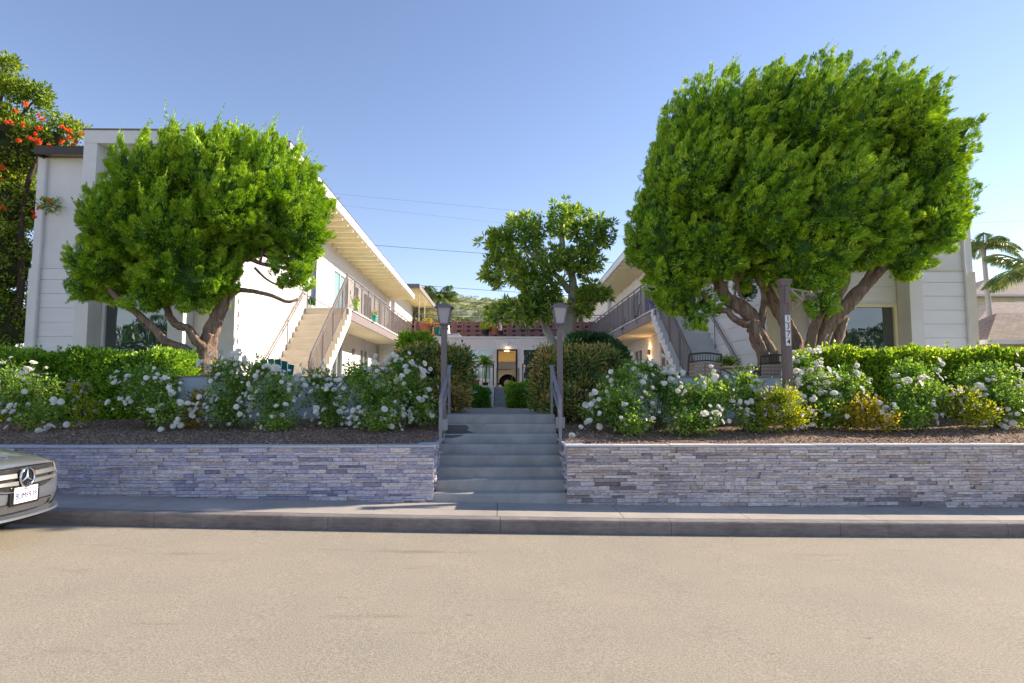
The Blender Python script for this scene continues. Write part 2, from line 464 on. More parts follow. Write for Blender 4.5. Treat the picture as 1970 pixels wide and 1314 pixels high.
MT['yellowflower'] = leafmat('yellow petals', [(.6, .4, .01), (.8, .6, .03)], .3, .5)
MT['purple'] = leafmat('lilac petals', [(.30, .22, .60), (.50, .42, .75), (.72, .68, .85)], .3, .5)
MT['stem'] = pm('green stems', (.10, .12, .04), .7, .2, 8)
MT['twig'] = pm('brown twigs', (.12, .08, .05), .85, .2, 8)
MT['inner'] = pm('shaded inner foliage', (.045, .11, .012), .9, .4, 9, .8, 30)  # dark colour stands for the shade inside crowns and hedges
MT['inner_brown'] = pm('dark olive core', (.04, .05, .015), .9, .4, 9, .8, 30)  # dark olive bodies filling the middle of shrubs and bushes
MT['bark'] = barkmat('juniper bark', (.14, .085, .06), (.52, .38, .29))
MT['bark_grey'] = barkmat('smooth grey bark', (.30, .29, .26), (.50, .48, .43), 5, (1, 1, .5), .3)
MT['bark_dark'] = barkmat('dark bark', (.06, .045, .035), (.16, .12, .09))


def petalmat():
    m, nt, b = newmat('white rose petals'); L = nt.links.new
    b.inputs['Base Color'].default_value = (.90, .89, .83, 1); b.inputs['Roughness'].default_value = .6
    tr = N(nt, "ShaderNodeBsdfTranslucent"); tr.inputs[0].default_value = (.92, .90, .82, 1)
    mx = N(nt, "ShaderNodeMixShader"); mx.inputs[0].default_value = .42
    L(b.outputs[0], mx.inputs[1]); L(tr.outputs[0], mx.inputs[2]); L(mx.outputs[0], nt.nodes['Material Output'].inputs[0])
    return m
MT['petal'] = petalmat()
# ------------------------------------------------------------------ foliage tools
def unit(rng, n):
    v = rng.normal(size=(n, 3)); return v / np.linalg.norm(v, axis=1, keepdims=True)


def nrm(v):
    return v / np.maximum(np.linalg.norm(v, axis=1, keepdims=True), 1e-9)


def leafquads(rng, Pt, D, L, W, Nref=None, nj=.6):
    """diamond leaves: root Pt, direction D, length L, width W"""
    n = len(Pt)
    L = np.broadcast_to(np.asarray(L, dtype=float), (n,))[:, None]; W = np.broadcast_to(np.asarray(W, dtype=float), (n,))[:, None]
    S = nrm(np.cross(D, unit(rng, n) if Nref is None else Nref + unit(rng, n) * nj))
    Nn = np.cross(S, D)
    V = np.empty((n, 4, 3))
    V[:, 0] = Pt
    V[:, 1] = Pt + D * L * .5 + S * W / 2
    V[:, 2] = Pt + D * L + Nn * L * .12
    V[:, 3] = Pt + D * L * .5 - S * W / 2
    return V.reshape(-1, 3)


def quads(n):
    return np.arange(n * 4).reshape(-1, 4)


def blob_surface(rng, blobs, n, depth=.12, inside=.86, zmin=-99, front=None):
    """points on the outside of a union of ellipsoids. blobs: (cx,cy,cz, rx,ry,rz)"""
    B = np.array(blobs, dtype=float)
    w = (B[:, 3] * B[:, 4] + B[:, 4] * B[:, 5] + B[:, 3] * B[:, 5]); w /= w.sum()
    Pn = []; Nn = []; got = 0
    while got < n:
        k = rng.choice(len(B), size=n * 2, p=w)
        u = unit(rng, n * 2)
        p = B[k, :3] + u * B[k, 3:] * (1 - depth * rng.random((n * 2, 1)))
        nn = nrm(u / B[k, 3:])
        ok = p[:, 2] > zmin
        for j in range(len(B)):
            q = (p - B[j, :3]) / B[j, 3:]
            ok &= ~((np.linalg.norm(q, axis=1) < inside) & (k != j))
        Pn.append(p[ok]); Nn.append(nn[ok]); got += ok.sum()
        if not ok.any(): break
    return np.concatenate(Pn)[:n], np.concatenate(Nn)[:n]


def ico(sub):
    bm = bmesh.new(); bmesh.ops.create_icosphere(bm, subdivisions=sub, radius=1)
    v = np.array([x.co[:] for x in bm.verts]); f = np.array([[y.index for y in x.verts] for x in bm.faces]); bm.free()
    return v, f
ICO3 = ico(3); ICO2 = ico(2)


def core_mesh(rng, blobs, s=.8):
    """lumpy inner bodies, as degenerate quads so they share the leaf mesh"""
    Vs = []; Fs = []; o = 0
    v0, f0 = ICO3
    for b in blobs:
        d = 1 + .12 * np.sin(v0 @ rng.normal(size=3) * 5 + rng.random() * 6) + .08 * rng.normal(size=len(v0))
        v = v0 * d[:, None] * np.array(b[3:]) * s + np.array(b[:3])
        Vs.append(v); Fs.append(f0 + o); o += len(v)
    return np.concatenate(Vs), np.concatenate(Fs)


def tri2quad(V, Ft):
    """split every triangle into its own quad (with the last edge midpoint)"""
    a, b, c = V[Ft[:, 0]], V[Ft[:, 1]], V[Ft[:, 2]]
    Q = np.stack([a, b, c, (c + a) / 2], 1).reshape(-1, 3)
    return Q, quads(len(Ft))


def foliage(name, rng, parts, mats, parent, core=None, core_s=.8):
    """parts: list of leaf vertex arrays using mats[i]; core blobs use mats[-1]"""
    Vs = []; Fs = []; M = []; o = 0
    for i, v in parts:
        n = len(v) // 4
        Vs.append(v); Fs.append(quads(n) + o); M.append(np.full(n, i)); o += len(v)
    if core:
        cv, cf = core_mesh(rng, core, core_s); q, f = tri2quad(cv, cf)
        Vs.append(q); Fs.append(f + o); M.append(np.full(len(f), len(mats) - 1)); o += len(q)
    return np_mesh(name, np.concatenate(Vs), np.concatenate(Fs), mats, parent, np.concatenate(M))


def clump_leaves(rng, C, Nrm, cr, per, L, W, out=.6, up=.2, jit=.7, flat=1.0):
    """clusters of leaves round centres C with outward normals Nrm"""
    n = len(C)
    c = np.repeat(C, per, 0); nn = np.repeat(Nrm, per, 0)
    u = unit(rng, n * per)
    r = np.repeat(cr * (.6 + .8 * rng.random(n)), per)[:, None] * (rng.random((n * per, 1)) ** .5)
    off = u * r; off[:, 2] *= flat
    p = c + off
    d = nrm(u * jit + nn * out + np.array([0, 0, up]))
    s = .7 + .6 * rng.random(n * per)
    return leafquads(rng, p, d, L * s, W * s, nrm(nn * .6 + u * .6 + np.array([0, 0, .25])), .8)


def juniper_crown(seed, blobs, n1, lean, parent, mats, rtuft=.15, nl=26, per=26, shrink=.2, spacing=.30, plume=.55):
    """crown of upswept flame-like plumes, each covered with granular sprays; pale at the tips, dark in the hollows"""
    rng = np.random.default_rng(seed)
    blobs = [(b[0], b[1], b[2], b[3] - shrink * .9, b[4] - shrink, b[5] - shrink * .8) if min(b[3:]) > .45 else (b[0], b[1], b[2], b[3] * .7, b[4] * .7, b[5] * .7) for b in blobs]
    C0, N0 = blob_surface(rng, blobs, n1 * 8, depth=.06, inside=.95)
    keep = []; cell = {}; md = spacing
    for i, c in enumerate(C0):
        key = tuple(int(v // md) for v in c)
        if any(((C0[j] - c) ** 2).sum() < md * md for dx in (-1, 0, 1) for dy in (-1, 0, 1) for dz in (-1, 0, 1) for j in cell.get((key[0] + dx, key[1] + dy, key[2] + dz), ())): continue
        cell.setdefault(key, []).append(i); keep.append(i)
    C = C0[keep]; Nn = N0[keep]; n = len(C)
    up = np.clip(Nn[:, 2:3], -1, 1)
    tall = np.clip(.75 + .45 * up, .35, 1.2)
    wob = rng.normal(size=Nn.shape) * .17
    ax = nrm(Nn * (.62 - .25 * up) + np.array([lean, 0, 1.0]) * np.clip(.55 + .35 * up, .15, 1) + wob)
    Lp = plume * tall[:, 0] * rng.uniform(.7, 1.35, n)
    R = rtuft * rng.uniform(.75, 1.35, n) * (1.12 - .22 * up[:, 0])
    C = C - Nn * .10 + Nn * (rng.random((n, 1)) - .5) * .36 - ax * (Lp * .25)[:, None]
    # frame across every axis
    e1 = nrm(np.cross(ax, np.array([.3, .8, .2]))); e2 = np.cross(ax, e1)
    def prof(t): return np.where(t < .3, .55 + .45 * t / .3, np.clip(1 - (t - .3) / .7, 0, 1) ** .75)
    k = np.repeat(np.arange(n), nl)
    t = rng.random(len(k)) ** .9
    ang = rng.uniform(0, 2 * math.pi, len(k))
    rad = e1[k] * np.cos(ang)[:, None] + e2[k] * np.sin(ang)[:, None]
    bend = np.array([lean * .7, 0, .15]) * (t ** 2)[:, None] * .22
    lc = C[k] + ax[k] * (t * Lp[k])[:, None] + rad * (R[k] * prof(t) * rng.uniform(.75, 1.15, len(k)))[:, None] + bend
    kk = np.repeat(np.arange(len(k)), per)
    tt = t[kk]
    lr = ((.030 + .028 * rng.random(len(k))) * (1.15 - .5 * t))[kk][:, None]
    rr = rad[kk]; aa = ax[k][kk]
    uu = nrm(unit(rng, len(kk)) + rr * .8)
    p = lc[kk] + uu * lr
    d = nrm(uu * .35 + aa * (.55 + .8 * tt[:, None]) + rng.normal(size=uu.shape) * .22)
    s = (.6 + .8 * rng.random(len(kk)))
    nref = nrm(uu * .9 + rr * .5)
    v = leafquads(rng, p, d, .052 * s * (1 + .35 * tt), .017 * s * (1 - .35 * tt), nref, .25)
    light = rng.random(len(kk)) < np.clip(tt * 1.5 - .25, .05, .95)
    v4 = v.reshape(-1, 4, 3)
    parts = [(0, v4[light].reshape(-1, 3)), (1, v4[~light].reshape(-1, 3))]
    # opaque plume hearts, coloured dark to put shade into the hollows
    v0, f0 = ICO2; tz = v0[:, 2]; tv = []; tf = []
    for i in range(n):
        w = R[i] * .58; q = np.clip((tz + 1) / 2, 0, 1); pr = prof(q) * np.sqrt(np.clip(1 - tz ** 2, 0, 1)) ** .6
        a2 = np.arctan2(v0[:, 1], v0[:, 0])
        tv.append(C[i] + np.outer(q * Lp[i] * .68, ax[i]) + (np.outer(np.cos(a2), e1[i]) + np.outer(np.sin(a2), e2[i])) * (w * pr * (1 + .18 * rng.normal(size=len(pr))))[:, None]); tf.append(f0 + i * len(v0))
    hq, _ = tri2quad(np.concatenate(tv), np.concatenate(tf)); parts.append((2, hq))
    # feathery tips
    idx = np.where(rng.random(n) < np.clip(up[:, 0] * 1.6 + .55, .35, 1))[0]
    rep = rng.integers(1, 4, len(idx)); idx = np.repeat(idx, rep); steps = 60
    ln2 = (.16 + .26 * rng.random(len(idx))) * (.6 + .6 * np.clip(up[idx, 0], 0, 1))
    dirs = nrm(ax[idx] + np.array([lean * 1.1, 0, .25]) + rng.normal(size=(len(idx), 3)) * .13)
    base = C[idx] + ax[idx] * (Lp[idx] * rng.uniform(.6, .95, len(idx)))[:, None] + rng.normal(size=(len(idx), 3)) * .045
    q = np.repeat(np.arange(len(idx)), steps); tt = rng.random(len(q))[:, None]
    pos = base[q] + dirs[q] * tt * ln2[q][:, None] + np.array([lean, 0, 0]) * (tt ** 2) * .12 + unit(rng, len(q)) * .040 * (1 - tt) ** .8
    ld = nrm(dirs[q] * 1.0 + unit(rng, len(q)) * .5); sz = (1.05 - .6 * tt[:, 0])
    parts.append((0, leafquads(rng, pos, ld, .060 * sz, .020 * sz)))
    return foliage('crown', rng, parts, mats, parent, core=[tuple(b) for b in blobs if min(b[3:]) > .3], core_s=.80)


def spline(pts, per=6):
    """Catmull-Rom through points"""
    pts = [Vector(p) for p in pts]
    if len(pts) < 3:
        return [pts[0].lerp(pts[-1], i / per) for i in range(per + 1)]
    q = [pts[0] * 2 - pts[1]] + pts + [pts[-1] * 2 - pts[-2]]
    out = []
    for i in range(1, len(q) - 2):
        for j in range(per):
            t = j / per
            a, b, c, d = q[i - 1], q[i], q[i + 1], q[i + 2]
            out.append(.5 * ((2 * b) + (-a + c) * t + (2 * a - 5 * b + 4 * c - d) * t * t + (-a + 3 * b - 3 * c + d) * t ** 3))
    out.append(pts[-1])
    return out


def limb(mb, pts, r0, r1, seed=0, n=10, wob=.18, per=6, gnarl=.0):
    s = spline(pts, per); k = len(s)
    rng = random.Random(seed)
    if gnarl:
        s = [p + Vector((rng.uniform(-1, 1), rng.uniform(-1, 1), rng.uniform(-1, 1))) * gnarl if 0 < i < k - 1 else p for i, p in enumerate(s)]
    rad = [r0 + (r1 - r0) * (i / (k - 1)) ** .8 for i in range(k)]
    mb.tube(s, rad, n, wob, seed)
    return s


def PX(*pts):
    return [P(*p) for p in pts]


# ------------------------------------------------------------------ ground levels
def gz(x):
    x = max(-9, min(8.8, x)); return .07 - .0177 * x + .0010 * x * x
def bedz(x, y):
    t = max(0, min(1, (y - 8.6) / 2.8))
    return .968 + .25 * t + .03 * math.sin(x * 1.7) * t


def sheet(name, xs, ys, zf, mat, kind='structure', label=None):
    V = [(x, y, zf(x, y)) for y in ys for x in xs]; nx = len(xs)
    Fc = [(j * nx + i, j * nx + i + 1, (j + 1) * nx + i + 1, (j + 1) * nx + i) for j in range(len(ys) - 1) for i in range(nx - 1)]
    mb = MB(); mb.add(V, Fc); o = mb.build(name, mat)
    o['kind'] = kind
    if label: o['label'] = label
    return o
fr = lambda a, b, n: [a + (b - a) * i / n for i in range(n + 1)]
MT['soil'] = pm('dry soil', (.20, .19, .12), .95, .3, .6, .4, 20)
MT['hillgrass'] = None
# one sheet to the horizon, below everything laid on it
def groundz(x, y):
    if y < 8.5: return gz(x) - .06
    if abs(x) < 1.1 and y < 12: return 0 if y < 10.5 else .9
    if y < 8.9: return .6
    if y < 12: return .85
    if abs(x) < 1.3 and y < 17.25: return 1.15
    if y < 21: return 1.3
    if y < 80: return 1.70
    return 1.70 + (y - 80) * .01
sheet('ground', [-3000, -400, -90, -40, -22] + fr(-16, -1.6, 9) + [-1.2, -.97, 0, .97, 1.2] + fr(1.6, 16, 9) + [22, 40, 90, 400, 3000],
      [-900, -60, -10, 0, 4, 7.6, 8.45, 8.55, 8.85, 8.95, 11.9, 12.1, 17.2, 17.3, 20.9, 21.1, 40, 80, 300, 3000], groundz, MT['soil'])
sheet('road', [-90, -40] + fr(-22, 22, 44) + [40, 90], fr(-6, 7.46, 12), lambda x, y: gz(x) + .01 * (1 - abs(y) / 7), MT['asphalt'], label='pale sunlit asphalt road')
# curb: top, rounded edge, face
mb = MB()
segs = [-90, -40, -22] + [-20 + 2.0 * i for i in range(21)] + [22, 40, 90]
for a, b in zip(segs[:-1], segs[1:]):
    g = .0022
    a2, b2 = a + g, b - g
    pr = [(7.42, -.12), (7.42, .130), (7.432, .148), (7.455, .156), (7.57, .159), (7.57, -.12)]
    V = [(a2, y, z + gz(a2)) for y, z in pr] + [(b2, y, z + gz(b2)) for y, z in pr]; m = len(pr)
    mb.add(V, [tuple(range(m)), tuple(range(2 * m - 1, m - 1, -1))] + [(i, (i + 1) % m, m + (i + 1) % m, m + i) for i in range(m)])
o = mb.build('curb', MT['curb']); o['kind'] = 'structure'; o['label'] = 'grey concrete curb with joints'
mb = MB()
xs = [-90, -40, -22] + [-19.8 + 1.52 * i for i in range(27)] + [24, 40, 90]
for a, b in zip(xs[:-1], xs[1:]):
    g = .004
    V = [(x, y, z + gz(x)) for x in (a + g, b - g) for (y, z) in ((7.576, .05), (7.576, .161), (8.60, .166), (8.60, .05))]
    mb.add(V, [(0, 1, 2, 3), (7, 6, 5, 4), (0, 4, 5, 1), (1, 5, 6, 2), (2, 6, 7, 3), (3, 7, 4, 0)])
o = mb.build('sidewalk', MT['concrete']); o['kind'] = 'structure'; o['label'] = 'concrete sidewalk with scored joints'

# ------------------------------------------------------------------ mulch beds
def bed(name, x0, x1, lab):
    return sheet(name, fr(x0, x1, 60), [8.58] + fr(8.7, 12.4, 14), lambda x, y: bedz(x, y) + .012 * mnoise.noise(Vector((x * 6, y * 6, 0))), MT['mulch'], label=lab)
bed('planting_bed', -22, -.93, 'mulched planting bed left of the steps')
bed('planting_bed', .93, 22, 'mulched planting bed right of the steps')
def chips(x0, x1, seed, lab):
    rng = np.random.default_rng(seed); n = 15000
    x = rng.uniform(x0, x1, n); y = 8.62 + (rng.random(n) ** 1.3) * 2.6
    z = np.array([bedz(a, b) for a, b in zip(x, y)]) + rng.random(n) * .018
    d = unit(rng, n); d[:, 2] *= .3; d = nrm(d)
    V = leafquads(rng, np.stack([x, y, z], 1), d, rng.uniform(.02, .06, n), rng.uniform(.006, .018, n))
    o = np_mesh('mulch_chips', V, quads(n), MT['chips']); tag(o, lab, 'mulch', kind='stuff')
chips(-11.5, -.95, 5, 'brown bark chips scattered over the left planting bed')
chips(.95, 11.5, 6, 'brown bark chips scattered over the right planting bed')

# ------------------------------------------------------------------ stone retaining walls
def stone_wall(sgn, x0, x1, lab, seed):
    rng = random.Random(seed)
    t = T('stone_wall', lab, 'stone wall', (sgn * x0, 8.42, gz(sgn * x0)), group='stacked stone retaining walls')
    b = MB(); b.box(sgn * (x0 + .02), sgn * x1, 8.45, 8.66, -.2, .960)
    b.box(sgn * (x0 + .02), sgn * (x0 + .2), 8.66, 9.75, .1, .960)
    b.build('wall_core', MT['curb'], t)
    m = MB()
    zb0 = -.14
    hs = []; z = zb0
    while z < .965 - .03:
        h = rng.choice([.030, .036, .042, .048, .056]); h = min(h, .967 - z) if .967 - z - h > .03 else .967 - z
        hs.append((z, h)); z += h
    def stone(ax, a, c, z, h, base):
        pr = rng.choice([.0, .006, .014, .024, .04]) + rng.uniform(0, .006); g = .0025; j = lambda: rng.uniform(-.004, .004)
        z0, z1 = z + g, z + h - g
        if ax == 'y':
            f = base - .006 - pr
            V = [(a + g, f + j(), z0), (c - g, f + j(), z0), (c - g, base + .03, z0), (a + g, base + .03, z0),
                 (a + g, f + j(), z1), (c - g, f + j(), z1), (c - g, base + .03, z1), (a + g, base + .03, z1)]
        else:
            f = base - sgn * (.006 + pr)
            V = [(f + j(), a + g, z0), (f + j(), c - g, z0), (base + sgn * .03, c - g, z0), (base + sgn * .03, a + g, z0),
                 (f + j(), a + g, z1), (f + j(), c - g, z1), (base + sgn * .03, c - g, z1), (base + sgn * .03, a + g, z1)]
        m.hexa(V)
    for z, h in hs:
        x = x0 - .012
        end = min(x1, 12.5)
        while x < end:
            w = rng.choice([.10, .15, .2, .26, .32, .42]) * rng.uniform(.8, 1.2)
            a, c = sgn * x, sgn * (x + w)
            # split thick courses sometimes
            if h > .05 and rng.random() < .25:
                stone('y', min(a, c), max(a, c), z, h * .48, 8.45); stone('y', min(a, c), max(a, c), z + h * .48, h * .52, 8.45)
            else: stone('y', min(a, c), max(a, c), z, h, 8.45)
            x += w
        y = 8.44
        while y < 9.72:
            w = rng.uniform(.1, .3); stone('x', y, min(y + w, 9.75), z, h, sgn * (x0 + .02)); y += w
    m.build('stone_facing', MT['ledger' if sgn < 0 else 'ledger_warm'], t)
    c = MB(); x = x0 - .03
    while x < min(x1, 12.5):
        w = rng.uniform(.45, .8); j = rng.uniform(-.01, .01)
        a, e = sorted((sgn * x, sgn * (x + w - .006)))
        c.box(a, e, 8.405 + j, 8.63, .970, .997 + rng.uniform(-.002, .004)); x += w
    a, e = sorted((sgn * (x0 - .03), sgn * (x0 + .24)))
    c.box(a, e, 8.636, 9.2, .970, .998); c.box(a, e, 9.206, 9.74, .970, .996)
    c.build('coping', MT['coping'], t, bevel=.004)
stone_wall(-1, .90, 22, 'bluish stacked stone retaining wall left of the entry steps, behind the silver car', 3)
stone_wall(1, .90, 22, 'stacked stone retaining wall right of the entry steps, with brown and grey patches', 4)

# ------------------------------------------------------------------ entry steps
t = T('entry_steps', 'grey painted concrete steps between the two stone walls, with a dark stain', 'steps', (0, 8.42, .17))
m = MB()
for i in range(8):
    y0 = 8.45 + .2664 * i; z1 = .355 + .1405 * i
    m.box(-.90, .90, y0, y0 + .2664 + (.35 if i == 7 else 0), z1 - .32, z1 + .0005 * ((i * 7) % 3))
m.build('steps', MT['stairpaint'], t, bevel=.012)


def stainmat():
    m, nt, b = newmat('water stain'); L = nt.links.new
    b.inputs['Base Color'].default_value = (.075, .078, .085, 1); b.inputs['Roughness'].default_value = .5
    return m
st = MB(); st.cur = 0
yy = 8.45 + .2664 * 6
z6 = .355 + .1405 * 6; z5 = .355 + .1405 * 5
# ragged wet patch: riser 7 and the tread and riser below it
st.add([(-.86, yy - .0035, z6 - .012), (-.56, yy - .0035, z6 - .014), (-.50, yy - .0035, z6 - .05), (-.53, yy - .0035, z6 - .10), (-.44, yy - .0035, z5 + .006), (-.86, yy - .0035, z5 + .006)], [tuple(range(6))])
y5 = yy - .2664
st.add([(-.86, yy - .004, z5 + .004), (-.42, yy - .004, z5 + .004), (-.52, yy - .1, z5 + .004), (-.60, y5 + .014, z5 + .004), (-.86, y5 + .014, z5 + .004)], [tuple(range(5))])
arc = [(-.86 + .32 * math.sin(a) * 0 + (.30 * i / 8), y5 - .0035, z5 - .014 - .05 * math.sin(math.pi * (.35 + .65 * i / 8))) for i, a in enumerate(fr(0, 1, 8))]
st.add([(-.86, y5 - .0035, z5 - .012)] + arc + [(-.56, y5 - .0035, z5 - .012)], [tuple(range(11))])
st.build('wet_stain', stainmat(), t)
sheet('path', [-.93, -.31, .31, .93], [10.62, 11.9, 13.4, 14.8, 16.1], lambda x, y: 1.342, MT['path'], label='concrete path behind the entry steps')
# patio terraces left, right and the raised court behind
sheet('patio', fr(-12.5, -1.35, 8), [11.75, 14, 18, 21.02], lambda x, y: 1.44, MT['patio'], label='raised concrete patio of the left wing')
sheet('patio', fr(1.35, 12.5, 8), [11.75, 14, 18, 21.02], lambda x, y: 1.44, MT['patio'], label='raised concrete patio of the right wing')
sheet('court', fr(-1.352, 1.352, 2), [17.3, 19, 21.0], lambda x, y: 1.857, MT['patio'], label='concrete landing behind the small steps')
sheet('court', fr(-13, 13, 8), [21.0, 27, 33.2, 52], lambda x, y: 1.856, MT['patio'], label='raised concrete court between the two wings')
for _a, _b, _w in ((-6.5, -1.47, 'left'), (1.47, 6.5, 'right')):
    _t = T('court_edge_wall', 'low court edge wall between the %s patio and the raised court' % _w, 'wall', ((_a + _b) / 2, 21, 1.44))
    MB().box(_a, _b, 20.95, 21.1, 1.2, 1.87).build('wall', MT['stucco'], _t)
# court steps
t = T('court_steps', 'narrow grey steps up to the court in front of the dark doorway', 'steps', (0.1, 16, 1.3))
m = MB()
for i in range(4):
    m.box(-.16, .85, 16.1 + .28 * i, 16.1 + .28 * (i + 1) + (.1 if i == 3 else 0), 1.1 + .14 * i, 1.342 + .1285 * (i + 1))
m.build('steps', MT['stairpaint'], t, bevel=.01)
t = T('retaining_wall', 'low grey court wall left of the narrow steps behind the box hedge', 'wall', (-.5, 16, 1.3), group='low court walls')
MB().box(-1.36, -.17, 16.05, 17.3, 1.1, 1.875).build('wall', MT['stucco'], t, bevel=.01)
t = T('retaining_wall', 'low grey court wall right of the narrow steps hidden by the bright box hedge', 'wall', (.9, 16, 1.3), group='low court walls')
MB().box(.86, 1.36, 16.05, 17.3, 1.1, 1.875).build('wall', MT['stucco'], t, bevel=.01)

# curved low planter walls behind the roses
def curved_wall(pts, lab, top=1.975):
    t = T('planter_wall', lab, 'wall', (pts[0][0], pts[0][1], 1.1), group='low grey walls behind the roses')
    s = spline([Vector((x, y, 0)) for x, y in pts], 6); V = []
    for i, p in enumerate(s):
        d = (s[min(i + 1, len(s) - 1)] - s[max(i - 1, 0)]).normalized(); n = Vector((-d.y, d.x, 0))
        for q, z in ((p, .9), (p + n * .22, .9), (p + n * .22, top), (p, top)): V.append((q.x, q.y, z))
    m = MB(); k = len(s)
    m.add(V, [(4 * i + a, 4 * (i + 1) + a, 4 * (i + 1) + (a + 1) % 4, 4 * i + (a + 1) % 4) for i in range(k - 1) for a in range(4)] + [(0, 1, 2, 3), (4 * k - 4, 4 * k - 1, 4 * k - 2, 4 * k - 3)])
    m.build('wall', MT['lowwall'], t, bevel=.008)
    c = MB(); V = []
    for i, p in enumerate(s):
        d = (s[min(i + 1, len(s) - 1)] - s[max(i - 1, 0)]).normalized(); n = Vector((-d.y, d.x, 0))
        for q, z in ((p - n * .015, top + .003), (p + n * .235, top + .003), (p + n * .235, top + .02), (p - n * .015, top + .02)): V.append((q.x, q.y, z))
    c.add(V, [(4 * i + a, 4 * (i + 1) + a, 4 * (i + 1) + (a + 1) % 4, 4 * i + (a + 1) % 4) for i in range(k - 1) for a in range(4)] + [(0, 1, 2, 3), (4 * k - 4, 4 * k - 1, 4 * k - 2, 4 * k - 3)])
    c.build('cap', MT['path'], t)
curved_wall([(-6.7, 12.6), (-6.35, 11.95), (-5.8, 11.45), (-5.2, 11.32), (-4.4, 11.4), (-2.5, 11.6), (-1.35, 11.75)], 'curved low grey wall behind the roses left of the steps')
curved_wall([(1.35, 11.75), (2.6, 11.6), (4.2, 11.45), (5.2, 11.4), (5.9, 11.5), (6.6, 12.0)], 'curved low grey wall behind the roses right of the steps')
for sg, w in ((-1, 'left'), (1, 'right')):
    t = T('path_wall', 'low grey side wall on the %s of the path behind bushes' % w, 'wall', (sg * 1.4, 13, 1.2), group='low side walls of the path')
    m = MB(); a, b = sorted((sg * 1.352, sg * 1.46)); m.box(a, b, 11.99, 20.9, .9, 1.87); m.build('wall', MT['stucco'], t, bevel=.008)
# ------------------------------------------------------------------ buildings
class WB(MB):
    """shape collector in mirrored wing coordinates: u = distance outward from the court's middle line"""
    def __init__(s, sg, k): super().__init__(); s.sg = sg; s.k = k
    def add(s, vs, fs):
        return super().add([(s.sg * s.k * v[0], v[1], v[2]) for v in vs], fs)

FL2 = 4.47      # upper floor level


def window(W, parent, plane, u0, u1, z0, z1, c, split=1, pane='glass', fm='white', fw=.055, facing=-1, lab=None, sill=True):
    """plane 'y': window in a wall facing the street; 'x': facing the court. c = wall surface"""
    m = W(); d = .05
    def bx(mm, a, b, e, f, p0, p1):
        if plane == 'y': mm.box(a, b, c + p0, c + p1, e, f)
        else: mm.box(c + p0, c + p1, a, b, e, f)
    bx(m, u0, u0 + fw, z0, z1, -.03, .09); bx(m, u1 - fw, u1, z0, z1, -.03, .09)
    bx(m, u0 + fw, u1 - fw, z0, z0 + fw, -.03, .09); bx(m, u0 + fw, u1 - fw, z1 - fw, z1, -.03, .09)
    for i in range(1, split):
        x = u0 + (u1 - u0) * i / split
        bx(m, x - fw * .4, x + fw * .4, z0 + fw, z1 - fw, -.012, .07)
    if sill: bx(m, u0 - .04, u1 + .04, z0 - .045, z0 - .003, -.06, .05)
    fr_ = m.build('window', MT[fm], parent)
    if lab: fr_['label'] = lab
    g = W(); bx(g, u0 + fw * .5, u1 - fw * .5, z0 + fw * .5, z1 - fw * .5, .045, .055)
    g.build('pane', MT[pane], fr_)
    # reveal box behind
    return fr_


def door(W, parent, y0, y1, z0, z1, c, mat, lab=None, glass=False):
    m = W(); m.box(c + .03, c + .08, y0 + .06, y1 - .06, z0 + .02, z1 - .06)
    d = m.build('door', MT[mat], parent)
    if lab: d['label'] = lab
    f = W(); f.box(c - .02, c + .1, y0, y0 + .055, z0, z1); f.box(c - .02, c + .1, y1 - .055, y1, z0, z1); f.box(c - .02, c + .1, y0 + .055, y1 - .055, z1 - .055, z1)
    f.build('frame', MT['trimgrey'], d)
    h = W(); h.lathe((c - .035, y0 + .13, z0 + 1.0), [(.001, -.025), (.025, -.015), (.025, .015), (.001, .025)], 10); h.build('handle', MT['rust'], d)
    return d


MT['doorblue'] = pm('dark blue door', (.03, .035, .10), .45, .1, 4)
MT['doorbeige'] = pm('beige door', (.42, .36, .29), .5, .06, 4)
MT['curtain'] = pm('beige curtain', (.50, .43, .35), .9, .12, 3, stretch=(1, 6, .3))


def railing(mb, a, b, h, sp=.115, post_every=8, w=.016, top=.05, low=.09, midrail=True):
    """metal railing from a to b (points at the walking surface), pickets vertical"""
    a, b = Vector(a), Vector(b); L = (Vector((a.x, a.y, 0)) - Vector((b.x, b.y, 0))).length
    n = max(2, int(L / sp)); Z = Vector((0, 0, 1))
    mb.bar(a + Z * h, b + Z * h, top, .035)
    if midrail: mb.bar(a + Z * (h - .13), b + Z * (h - .13), .028, .02)
    mb.bar(a + Z * low, b + Z * low, .03, .022)
    for i in range(n + 1):
        p = a.lerp(b, i / n)
        if i % post_every == 0 or i == n: mb.bar(p, p + Z * (h - .015), .036)
        else: mb.bar(p + Z * low, p + Z * (h - (.13 if midrail else .02)), w)


